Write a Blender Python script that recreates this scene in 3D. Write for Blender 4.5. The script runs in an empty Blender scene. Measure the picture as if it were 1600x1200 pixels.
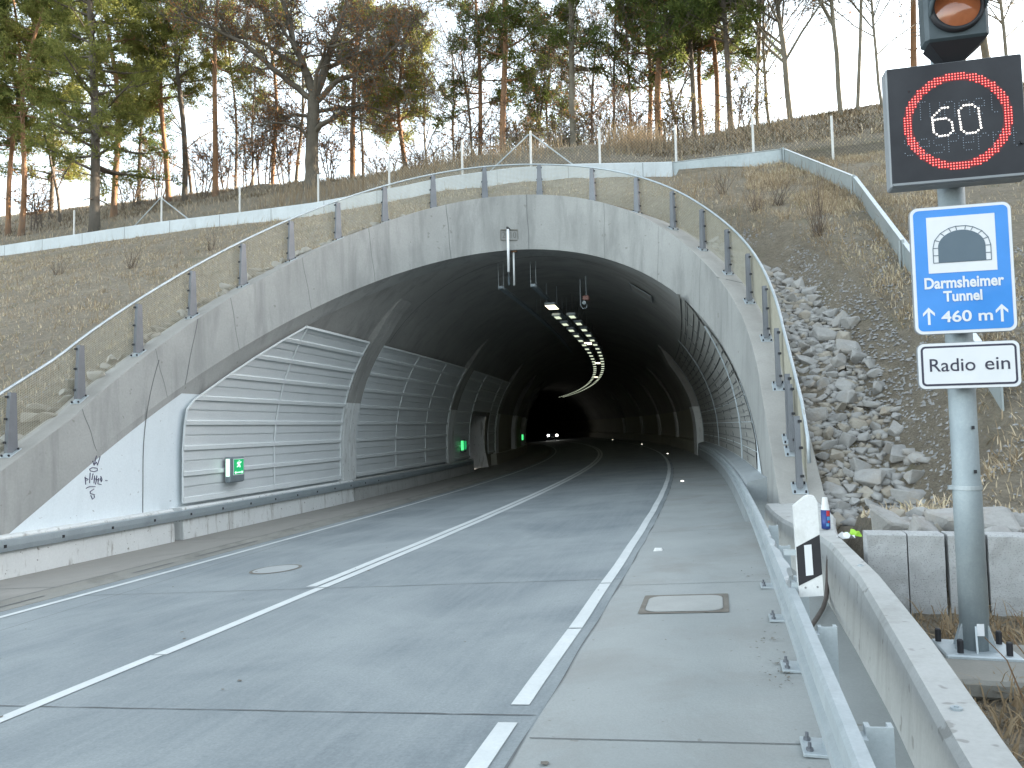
import bpy, math, random
import numpy as np
from mathutils import Vector, Matrix, noise as mnoise

R_ = math.radians
rng = np.random.default_rng(7)
random.seed(7)

# ------------------------------------------------------------------ camera, sky, sun, exposure
scn = bpy.context.scene
COL = scn.collection
F_PX, PITCH, ROLL, YAW = 1207.257, 0.0566182, 0.0207662, 0.2699920
CAMZ = 1.5
cy_, sy_ = math.cos(YAW), math.sin(YAW)
FW = Vector((-sy_, cy_, 0)); RT = Vector((cy_, sy_, 0)); UP = Vector((0, 0, 1))
cp_, sp_ = math.cos(PITCH), math.sin(PITCH)
FWD = FW * cp_ + UP * sp_; U0 = UP * cp_ - FW * sp_
cr_, sr_ = math.cos(ROLL), math.sin(ROLL)
RGT = RT * cr_ - U0 * sr_; UPV = U0 * cr_ + RT * sr_
cam_d = bpy.data.cameras.new("camera"); cam = bpy.data.objects.new("camera", cam_d); COL.objects.link(cam)
cam_d.sensor_fit = 'HORIZONTAL'; cam_d.sensor_width = 36.0
cam_d.lens = 36.0 * F_PX / 1600.0
cam_d.clip_start = 0.05; cam_d.clip_end = 3000
m3 = Matrix((RGT, UPV, -FWD)).transposed()
cam.matrix_world = Matrix.Translation((0, 0, CAMZ)) @ m3.to_4x4()
scn.camera = cam

SUN_EL, SUN_AZ = 13.5, 56.0           # azimuth from +Y towards +X
w = bpy.data.worlds.new("World"); scn.world = w; w.use_nodes = True
nt = w.node_tree; bg = nt.nodes["Background"]
sky = nt.nodes.new("ShaderNodeTexSky"); sky.sky_type = 'NISHITA'; sky.sun_disc = False
sky.sun_elevation = R_(SUN_EL); sky.sun_rotation = R_(SUN_AZ)
sky.altitude = 450; sky.air_density = 1.0; sky.dust_density = 2.2; sky.ozone_density = 1.0
hs = nt.nodes.new("ShaderNodeHueSaturation"); hs.inputs['Saturation'].default_value = 0.43; hs.inputs['Hue'].default_value = 0.475
nt.links.new(sky.outputs[0], hs.inputs['Color']); nt.links.new(hs.outputs[0], bg.inputs[0])
bg.inputs[1].default_value = 0.15
sd = bpy.data.lights.new("sun", 'SUN'); sun = bpy.data.objects.new("sun", sd); COL.objects.link(sun)
sd.energy = 4.5; sd.angle = R_(0.53); sd.color = (1.0, 0.84, 0.64)
sdir = Vector((math.sin(R_(SUN_AZ)) * math.cos(R_(SUN_EL)), math.cos(R_(SUN_AZ)) * math.cos(R_(SUN_EL)), math.sin(R_(SUN_EL))))
sun.rotation_euler = (-sdir).to_track_quat('-Z', 'Y').to_euler(); sun.location = (40, 40, 60)
vs = scn.view_settings
vs.view_transform = 'Standard'; vs.look = 'None'; vs.gamma = 1.0; vs.exposure = 2.62; vs.use_curve_mapping = False
scn.cycles.light_sampling_threshold = 0.0; scn.cycles.max_bounces = 8; scn.cycles.diffuse_bounces = 4; scn.cycles.transparent_max_bounces = 8

# ------------------------------------------------------------------ road alignment (arc length s, offset o)
SUP = 0.06
_ds = 0.05; _S = np.arange(-120, 320, _ds)
_kap = np.clip((_S + 19.5926) * 7.5719e-5, 0, 4.0687e-3)
_th = np.cumsum(_kap) * _ds; _i0 = int(np.argmin(abs(_S))); _th -= _th[_i0]
_X = -np.cumsum(np.sin(_th)) * _ds; _Y = np.cumsum(np.cos(_th)) * _ds
_X -= _X[_i0]; _Y -= _Y[_i0]

def at(s):
    return np.interp(s, _S, _X), np.interp(s, _S, _Y), np.interp(s, _S, _th)

def PA(s, o, z):          # absolute height
    x, y, t = at(s)
    return np.stack(np.broadcast_arrays(x + o * np.cos(t), y + o * np.sin(t), z * np.ones_like(x)), -1)

def PR(s, o, z=0.0):      # height above the banked road plane
    s = np.asarray(s, float); o = np.asarray(o, float)
    return PA(s, o, z + SUP * o)

def pt(s, o, z=0.0): return Vector([float(v) for v in PR(s, o, z)])
def pa(s, o, z=0.0): return Vector([float(v) for v in PA(s, o, z)])

def ray(x, y): return FWD + RGT * ((x - 800) / F_PX) - UPV * ((y - 600) / F_PX)
CAM = Vector((0, 0, CAMZ))

# ------------------------------------------------------------------ materials
def new_mat(name):
    m = bpy.data.materials.new(name); m.use_nodes = True
    n = m.node_tree; b = n.nodes["Principled BSDF"]
    return m, n, b

def N(n, t, **kw):
    x = n.nodes.new(t)
    for k, v in kw.items(): setattr(x, k, v)
    return x

def coords(n, kind='pos', scale=(1, 1, 1)):
    if kind == 'pos': src = N(n, "ShaderNodeNewGeometry").outputs['Position']
    elif kind == 'obj': src = N(n, "ShaderNodeTexCoord").outputs['Object']
    else: src = N(n, "ShaderNodeUVMap").outputs[0]
    mp = N(n, "ShaderNodeMapping"); mp.inputs['Scale'].default_value = scale
    n.links.new(src, mp.inputs[0]); return mp.outputs[0]

def noise_fac(n, vec, scale, detail=5, rough=0.6, lo=0.35, hi=0.65, dist=0.0):
    t = N(n, "ShaderNodeTexNoise"); t.inputs['Scale'].default_value = scale
    t.inputs['Detail'].default_value = detail; t.inputs['Roughness'].default_value = rough
    t.inputs['Distortion'].default_value = dist
    n.links.new(vec, t.inputs['Vector'])
    r = N(n, "ShaderNodeMapRange"); r.inputs[1].default_value = lo; r.inputs[2].default_value = hi
    n.links.new(t.outputs[0], r.inputs[0]); return r.outputs[0], t.outputs[0]

def mixc(n, fac, a, b, mode='MIX', f=None):
    x = N(n, "ShaderNodeMix", data_type='RGBA', blend_type=mode)
    if fac is None: x.inputs[0].default_value = f
    elif f is not None:
        mm = N(n, "ShaderNodeMath", operation='MULTIPLY'); n.links.new(fac, mm.inputs[0]); mm.inputs[1].default_value = f
        n.links.new(mm.outputs[0], x.inputs[0])
    else: n.links.new(fac, x.inputs[0])
    for i, v in ((6, a), (7, b)):
        if isinstance(v, (tuple, list)): x.inputs[i].default_value = (*v[:3], 1)
        else: n.links.new(v, x.inputs[i])
    return x.outputs[2]

def bump(n, b, h, strength=0.3, dist=0.02):
    x = N(n, "ShaderNodeBump"); x.inputs['Strength'].default_value = strength; x.inputs['Distance'].default_value = dist
    n.links.new(h, x.inputs['Height']); n.links.new(x.outputs[0], b.inputs['Normal'])

def mottled(name, c1, c2, scale=1.0, rough=0.85, bumps=0.25, fine=40.0, stain=None, stain_f=0.5, stain_scale=(1.2, 1.2, 0.18),
            metal=0.0, kind='pos', cscale=(1, 1, 1), spots=None, bdist=0.01, stain_lo=0.5, stain_hi=0.72):
    m, n, b = new_mat(name)
    v = coords(n, kind, cscale)
    f1, raw = noise_fac(n, v, scale, 7, 0.62, 0.3, 0.7)
    col = mixc(n, f1, c1, c2)
    f2, raw2 = noise_fac(n, v, fine, 3, 0.7, 0.25, 0.75)
    col = mixc(n, f2, col, tuple(x * 0.72 for x in c1), f=0.35)
    if stain:
        v2 = coords(n, kind, stain_scale)
        f3, _ = noise_fac(n, v2, 1.6, 6, 0.65, stain_lo, stain_hi, 0.4)
        col = mixc(n, f3, col, stain, f=stain_f)
    if spots:
        f4, _ = noise_fac(n, v, spots[1], 2, 0.5, spots[2], spots[2] + 0.04)
        col = mixc(n, f4, col, spots[0], f=0.8)
    n.links.new(col, b.inputs['Base Color']); b.inputs['Roughness'].default_value = rough
    b.inputs['Metallic'].default_value = metal
    if bumps: bump(n, b, raw2, bumps, bdist)
    return m

def plain(name, c, rough=0.5, metal=0.0, emit=None, es=0.0, coat=0.0, var=0.12, vscale=6.0):
    m, n, b = new_mat(name)
    if var:
        v = coords(n, 'pos'); f, _ = noise_fac(n, v, vscale, 5, 0.6, 0.3, 0.7)
        col = mixc(n, f, c, tuple(x * (1 - var) for x in c)); n.links.new(col, b.inputs['Base Color'])
        r = N(n, "ShaderNodeMapRange"); r.inputs[3].default_value = rough * 0.85; r.inputs[4].default_value = min(1, rough * 1.2)
        n.links.new(f, r.inputs[0]); n.links.new(r.outputs[0], b.inputs['Roughness'])
    else:
        b.inputs['Base Color'].default_value = (*c, 1); b.inputs['Roughness'].default_value = rough
    b.inputs['Metallic'].default_value = metal
    if emit: b.inputs['Emission Color'].default_value = (*emit, 1); b.inputs['Emission Strength'].default_value = es
    if coat: b.inputs['Coat Weight'].default_value = coat
    return m

def leafy(name, cols, trans=0.3, kind_scale=0.35):
    m = bpy.data.materials.new(name); m.use_nodes = True; n = m.node_tree; n.nodes.clear()
    out = N(n, "ShaderNodeOutputMaterial")
    g = N(n, "ShaderNodeNewGeometry"); cr = N(n, "ShaderNodeValToRGB")
    el = cr.color_ramp.elements
    while len(el) < len(cols): el.new(0.5)
    for i, c in enumerate(cols): el[i].position = i / max(1, len(cols) - 1); el[i].color = (*c, 1)
    v = coords(n, 'pos'); f, _ = noise_fac(n, v, kind_scale, 3, 0.5, 0.3, 0.7)
    a = N(n, "ShaderNodeMath", operation='MULTIPLY_ADD'); n.links.new(g.outputs['Random Per Island'], a.inputs[0])
    a.inputs[1].default_value = 0.6; b2 = N(n, "ShaderNodeMath", operation='MULTIPLY'); n.links.new(f, b2.inputs[0]); b2.inputs[1].default_value = 0.4
    n.links.new(b2.outputs[0], a.inputs[2]); n.links.new(a.outputs[0], cr.inputs[0])
    d = N(n, "ShaderNodeBsdfDiffuse"); t = N(n, "ShaderNodeBsdfTranslucent"); mx = N(n, "ShaderNodeMixShader")
    n.links.new(cr.outputs[0], d.inputs[0]); n.links.new(cr.outputs[0], t.inputs[0]); mx.inputs[0].default_value = trans
    n.links.new(d.outputs[0], mx.inputs[1]); n.links.new(t.outputs[0], mx.inputs[2]); n.links.new(mx.outputs[0], out.inputs[0])
    return m

def road_material(name, c1, c2, tint):
    m, n, b = new_mat(name)
    uv = coords(n, 'uv', (1, 1, 1))
    st = coords(n, 'uv', (1.0, 0.07, 1)); st2 = coords(n, 'uv', (0.35, 0.05, 1))
    f0, _ = noise_fac(n, st2, 1.3, 3, 0.5, 0.3, 0.7)
    f1, _ = noise_fac(n, st, 2.2, 6, 0.6, 0.3, 0.72, 0.3)
    fb, _ = noise_fac(n, uv, 0.55, 6, 0.62, 0.38, 0.66, 0.6)
    ff, raw = noise_fac(n, uv, 55, 4, 0.75, 0.25, 0.75)
    fp, _ = noise_fac(n, uv, 9, 3, 0.6, 0.62, 0.72)
    col = mixc(n, f1, c1, c2); col = mixc(n, f0, col, tint, f=0.55); col = mixc(n, fb, col, (c2[0] * 1.42, c2[1] * 1.40, c2[2] * 1.36), f=0.62)
    fg, _ = noise_fac(n, uv, 26, 5, 0.8, 0.4, 0.62); col = mixc(n, fg, col, tuple(x * 1.35 for x in c2), f=0.22)
    fs, _ = noise_fac(n, coords(n, 'uv', (6.0, 0.35, 1)), 2.4, 6, 0.7, 0.42, 0.68, 0.2); col = mixc(n, fs, col, tuple(x * 1.3 for x in c2), f=0.30)
    col = mixc(n, ff, col, tuple(x * 0.5 for x in c1), f=0.5); col = mixc(n, fp, col, tuple(x * 0.72 for x in c1), f=0.25)
    n.links.new(col, b.inputs['Base Color']); b.inputs['Roughness'].default_value = 0.78
    bump(n, b, raw, 0.25, 0.006)
    return m

M = {}
M['road'] = road_material('road_surface', (0.168, 0.194, 0.208), (0.262, 0.285, 0.292), (0.115, 0.14, 0.16))
M['shoulder'] = mottled('shoulder_concrete', (0.268, 0.284, 0.279), (0.325, 0.34, 0.333), 0.9, 0.9, 0.3, 60, (0.2, 0.185, 0.165), 0.5, (0.5, 0.5, 0.5), spots=((0.2, 0.195, 0.18), 14, 0.72))
M['walk'] = mottled('walkway_concrete', (0.25, 0.238, 0.215), (0.3, 0.285, 0.26), 0.8, 0.9, 0.3, 50, (0.17, 0.155, 0.14), 0.6, (0.5, 0.5, 0.5))
M['gutter'] = mottled('gutter_concrete', (0.21, 0.205, 0.185), (0.27, 0.262, 0.235), 1.2, 0.9, 0.3, 50, (0.12, 0.115, 0.1), 0.8, (0.8, 0.8, 0.8))
M['paint'] = mottled('road_paint', (0.52, 0.545, 0.545), (0.62, 0.64, 0.635), 2.0, 0.75, 0.2, 40, (0.45, 0.46, 0.46), 0.35, (2, 2, 2))
M['joint'] = plain('joint_filler', (0.115, 0.12, 0.122), 0.85)
M['conc'] = mottled('portal_concrete', (0.30, 0.303, 0.29), (0.405, 0.405, 0.39), 0.55, 0.88, 0.3, 25, (0.19, 0.192, 0.186), 0.66, (1.3, 1.3, 0.24), spots=((0.22, 0.215, 0.2), 6, 0.70), stain_lo=.47, stain_hi=.7)
M['conc_top'] = mottled('slab_concrete', (0.30, 0.29, 0.268), (0.37, 0.36, 0.335), 0.9, 0.9, 0.3, 30, (0.22, 0.21, 0.19), 0.5, (0.8, 0.8, 0.8))
M['conc_wing'] = mottled('wing_concrete', (0.385, 0.388, 0.375), (0.47, 0.472, 0.458), 1.4, 0.9, 0.3, 40, (0.24, 0.232, 0.212), 0.5, (3.0, 3.0, 0.5), spots=((0.24, 0.235, 0.22), 9, 0.66))
M['vault'] = mottled('vault_concrete', (0.27, 0.265, 0.25), (0.38, 0.372, 0.35), 0.5, 0.9, 0.3, 18, (0.15, 0.148, 0.14), 0.55, (0.7, 1.5, 0.5))
M['white'] = mottled('white_wall_paint', (0.70, 0.76, 0.79), (0.76, 0.81, 0.835), 0.6, 0.7, 0.12, 30, (0.55, 0.6, 0.62), 0.25, (2, 2, 0.4), spots=((0.35, 0.36, 0.36), 11, 0.705))
M['white_dirty'] = mottled('dirty_wall_paint', (0.62, 0.63, 0.62), (0.72, 0.73, 0.72), 0.9, 0.8, 0.2, 30, (0.25, 0.23, 0.2), 0.75, (4.5, 4.5, 0.8), stain_lo=0.55, stain_hi=0.7, spots=((0.2, 0.19, 0.17), 13, 0.69))
M['lining'] = mottled('lining_paint', (0.33, 0.315, 0.26), (0.40, 0.385, 0.32), 0.7, 0.75, 0.15, 20)
M['panel'] = mottled('acoustic_panel_metal', (0.62, 0.645, 0.65), (0.70, 0.72, 0.722), 0.9, 0.6, 0.1, 30, (0.55, 0.57, 0.575), 0.5, (0.3, 0.3, 6), metal=0.15)
M['board'] = mottled('wall_board', (0.26, 0.258, 0.238), (0.34, 0.335, 0.31), 0.8, 0.8, 0.1, 30, (0.28, 0.275, 0.25), 0.5, (0.6, 0.6, 2))
M['panel_rib'] = mottled('panel_rib_metal', (0.70, 0.725, 0.725), (0.75, 0.77, 0.77), 1.2, 0.55, 0.1, 30, metal=0.1)
M['galv'] = mottled('galvanised_steel', (0.40, 0.45, 0.475), (0.53, 0.575, 0.595), 3.0, 0.5, 0.12, 70, (0.33, 0.365, 0.385), 0.5, (5, 5, 2), metal=0.45)
M['mast'] = mottled('mast_steel', (0.27, 0.315, 0.335), (0.35, 0.395, 0.41), 5.0, 0.55, 0.12, 70, (0.23, 0.265, 0.28), 0.5, (6, 6, 2), metal=0.3)
M['galv_wall'] = mottled('base_wall_grey', (0.27, 0.295, 0.305), (0.34, 0.365, 0.372), 1.2, 0.8, 0.15, 30, (0.22, 0.235, 0.24), 0.5, (1.5, 1.5, .6))
M['galv_dark'] = mottled('galvanised_rail', (0.20, 0.235, 0.255), (0.27, 0.305, 0.325), 2.0, 0.55, 0.1, 50, metal=0.3)
M['post'] = mottled('painted_post_steel', (0.15, 0.16, 0.175), (0.205, 0.215, 0.232), 3.0, 0.55, 0.08, 50, metal=0.3)
M['wire'] = plain('wire_mesh', (0.47, 0.45, 0.375), 0.55, 0.2)
M['black'] = plain('black_plastic', (0.018, 0.018, 0.022), 0.55)
M['ledface'] = plain('display_face', (0.022, 0.023, 0.029), 0.6, var=0.25, vscale=3)
M['ledcase'] = plain('display_case', (0.25, 0.265, 0.28), 0.5)
M['red_led'] = plain('red_led', (0.7, 0.03, 0.04), 0.4, emit=(1.0, 0.008, 0.02), es=0.26, var=0)
M['red_core'] = plain('red_led_core', (0.9, 0.5, 0.4), 0.4, emit=(1.0, 0.5, 0.38), es=0.26, var=0)
M['white_led'] = plain('white_led', (0.9, 0.85, 0.8), 0.4, emit=(1.0, 0.90, 0.82), es=0.30, var=0)
M['dim_led'] = plain('unlit_led', (0.32, 0.38, 0.46), 0.3, var=0)
M['blue'] = plain('sign_blue', (0.032, 0.25, 0.70), 0.4, var=0.08, coat=0.2)
M['signwhite'] = plain('sign_white', (0.74, 0.75, 0.77), 0.45, var=0.06)
M['signdark'] = plain('sign_slate', (0.10, 0.14, 0.175), 0.5, var=0.05)
M['signink'] = plain('sign_ink', (0.035, 0.033, 0.06), 0.5, var=0)
M['plastic'] = mottled('white_plastic', (0.72, 0.72, 0.71), (0.78, 0.78, 0.77), 5, 0.5, 0.06, 60, (0.5, 0.49, 0.46), 0.45, (6, 6, 6))
M['granite'] = mottled('granite', (0.43, 0.435, 0.435), (0.52, 0.525, 0.525), 9, 0.9, 0.6, 120, (0.33, 0.33, 0.325), 0.5, (4, 4, 4), spots=((0.28, 0.28, 0.285), 95, 0.60), bdist=0.02)
M['soil'] = None
M['kerb'] = mottled('kerb_concrete', (0.48, 0.52, 0.54), (0.57, 0.61, 0.63), 0.8, 0.85, 0.2, 20, (0.36, 0.38, 0.385), 0.5, (1.5, 1.5, 0.4))
M['sheet'] = mottled('sheet_steel', (0.30, 0.34, 0.35), (0.40, 0.44, 0.45), 0.7, 0.5, 0.08, 12, (0.24, 0.28, 0.28), 0.4, (1, 1, 0.3), metal=0.25)
M['fencepost'] = plain('fence_post_paint', (0.6, 0.6, 0.58), 0.6)
M['fencewire'] = plain('fence_wire', (0.10, 0.10, 0.088), 0.7)
M['lamp'] = plain('lamp_glass', (0.9, 0.95, 0.8), 0.4, emit=(0.90, 1.0, 0.74), es=0.15, var=0)
M['lampwarm'] = plain('warm_lamp_glass', (0.95, 0.9, 0.7), 0.4, emit=(1.0, 0.92, 0.66), es=0.6, var=0)
M['green'] = plain('exit_green', (0.01, 0.22, 0.09), 0.45, emit=(0.02, 0.5, 0.16), es=0.12, var=0)
M['glow'] = plain('exit_glow', (0.7, 0.9, 0.75), 0.4, emit=(0.6, 1.0, 0.72), es=0.22, var=0)
M['exitgreen_far'] = plain('exit_light', (0.1, 0.6, 0.25), 0.4, emit=(0.08, 1.0, 0.25), es=0.22, var=0)
M['headlight'] = plain('headlight', (0.9, 0.9, 0.85), 0.3, emit=(1.0, 0.98, 0.9), es=6.0, var=0)
M['carpaint'] = plain('car_paint', (0.03, 0.033, 0.04), 0.3, 0.2, coat=0.6)
M['glass'] = plain('car_glass', (0.02, 0.025, 0.03), 0.08, var=0)
M['rubber'] = plain('rubber', (0.02, 0.02, 0.02), 0.8)
M['amber'] = plain('amber_lens', (0.42, 0.13, 0.05), 0.12, coat=0.8, var=0.25, vscale=14)
M['housing'] = plain('signal_housing', (0.055, 0.075, 0.085), 0.5, var=0.2, vscale=9)
M['boltsteel'] = plain('bolt_steel', (.16, .17, .19), .5, .4)
M['pipe'] = plain('brown_pipe', (0.09, 0.07, 0.06), 0.5)
M['ink'] = plain('marker_ink', (0.10, 0.09, 0.15), 0.7)
M['studglint'] = plain('stud_glint', (0.9, 0.9, 0.8), 0.4, emit=(1.0, 0.96, 0.8), es=1.1, var=0)  # glint of a passive reflector given as emission, not a lamp
M['cover'] = mottled('iron_cover', (0.30, 0.315, 0.315), (0.37, 0.385, 0.385), 3, 0.7, 0.2, 60)
M['seam'] = mottled('rough_seam', (0.13, 0.115, 0.095), (0.21, 0.195, 0.17), 8, 0.95, 0.4, 50)
M['rock_grey'] = mottled('grey_rock', (0.268, 0.262, 0.252), (0.40, 0.393, 0.378), 3.0, 0.92, 0.5, 30, (0.30, 0.245, 0.19), 0.5, (2, 2, 2), bdist=0.02)
M['rock_tan'] = mottled('tan_rock', (0.29, 0.262, 0.218), (0.39, 0.36, 0.31), 3.0, 0.92, 0.5, 30, (0.26, 0.19, 0.13), 0.5, (2, 2, 2), bdist=0.02)
M['rock_pale'] = mottled('pale_rock', (0.40, 0.39, 0.36), (0.50, 0.485, 0.455), 3.0, 0.92, 0.5, 30, (0.42, 0.34, 0.24), 0.5, (2, 2, 2), bdist=0.02)
M['bark_pine'] = mottled('pine_bark', (0.20, 0.115, 0.065), (0.30, 0.165, 0.085), 2.2, 0.95, 0.6, 14, (0.09, 0.07, 0.055), 0.75, (2.5, 2.5, 0.5), bdist=0.03)
M['bark_dark'] = mottled('dark_bark', (0.075, 0.062, 0.05), (0.14, 0.118, 0.095), 2.2, 0.95, 0.6, 14, (0.05, 0.05, 0.038), 0.7, (2.5, 2.5, 0.5), bdist=0.03)
M['bark_oak'] = mottled('oak_bark', (0.085, 0.074, 0.058), (0.15, 0.132, 0.104), 2.2, 0.95, 0.6, 14, (0.06, 0.056, 0.042), 0.6, (2.5, 2.5, 0.5), bdist=0.03)
M['bark_grey'] = mottled('grey_bark', (0.13, 0.115, 0.09), (0.21, 0.19, 0.145), 2.2, 0.95, 0.5, 14, (0.09, 0.085, 0.06), 0.6, (2.5, 2.5, 0.5), bdist=0.03)
M['needles_dark'] = leafy('pine_needles_dark', [(0.05, 0.078, 0.026), (0.11, 0.145, 0.045), (0.19, 0.205, 0.065)], 0.48)
M['needles_olive'] = leafy('pine_needles_olive', [(0.09, 0.112, 0.034), (0.19, 0.205, 0.064), (0.30, 0.285, 0.095)], 0.5)
M['leaves_brown'] = leafy('dead_leaves', [(0.13, 0.07, 0.035), (0.23, 0.115, 0.055), (0.33, 0.18, 0.085)], 0.4)
M['leaves_olive'] = leafy('olive_leaves', [(0.06, 0.062, 0.022), (0.12, 0.112, 0.04), (0.20, 0.165, 0.065)], 0.4)
M['dry'] = leafy('dry_blades', [(0.21, 0.162, 0.11), (0.42, 0.335, 0.228), (0.67, 0.565, 0.42), (0.29, 0.265, 0.125)], 0.2, 0.8)
M['brush'] = leafy('brush_blades', [(0.08, 0.06, 0.04), (0.155, 0.115, 0.072), (0.22, 0.165, 0.105), (0.11, 0.105, 0.045)], 0.2, 0.8)
M['straw'] = leafy('straw', [(0.22, 0.16, 0.10), (0.33, 0.25, 0.16), (0.40, 0.32, 0.21)], 0.3, 1.0)
M['twig'] = plain('twig_bark', (0.13, 0.095, 0.07), 0.9, var=0.4, vscale=1.5)

def soil_material():
    m, n, b = new_mat('hillside_soil')
    v = coords(n, 'pos'); v2 = coords(n, 'pos', (1, 1, 2.2))
    f1, _ = noise_fac(n, v, 0.5, 6, 0.65, 0.34, 0.66, 0.5)
    f2, r2 = noise_fac(n, v2, 3.0, 7, 0.72, 0.32, 0.68, 0.8)
    f3, r3 = noise_fac(n, v2, 16, 5, 0.75, 0.3, 0.7)
    f6, _ = noise_fac(n, v2, 9, 6, 0.8, 0.44, 0.6, 1.0)
    f4, _ = noise_fac(n, v, 0.9, 5, 0.6, 0.56, 0.68, 0.3)
    f5, _ = noise_fac(n, v, 6.5, 4, 0.7, 0.60, 0.70)
    col = mixc(n, f1, (0.34, 0.285, 0.205), (0.45, 0.39, 0.295))
    col = mixc(n, f2, col, (0.135, 0.11, 0.08), f=0.65)
    col = mixc(n, f4, col, (0.14, 0.138, 0.06), f=0.55)
    col = mixc(n, f3, col, (0.35, 0.31, 0.245), f=0.5)
    col = mixc(n, f5, col, (0.36, 0.355, 0.345), f=0.6)
    col = mixc(n, f6, col, (0.12, 0.095, 0.066), f=0.42)
    n.links.new(col, b.inputs['Base Color']); b.inputs['Roughness'].default_value = 0.95
    ad = N(n, "ShaderNodeMath", operation='ADD'); n.links.new(r2, ad.inputs[0]); n.links.new(r3, ad.inputs[1])
    bump(n, b, ad.outputs[0], 1.0, 0.14)
    return m
M['soil'] = soil_material()

# ------------------------------------------------------------------ object helpers
def tag(o, label=None, cat=None, group=None, kind=None):
    if label: o['label'] = label
    if cat: o['category'] = cat
    if group: o['group'] = group
    if kind: o['kind'] = kind
    return o

def thing(name, label, cat, loc=(0, 0, 0), rotz=0.0, group=None):
    o = bpy.data.objects.new(name, None); COL.objects.link(o); o.empty_display_size = 0.2
    o.location = loc; o.rotation_euler = (0, 0, rotz)
    return tag(o, label, cat, group)

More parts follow.
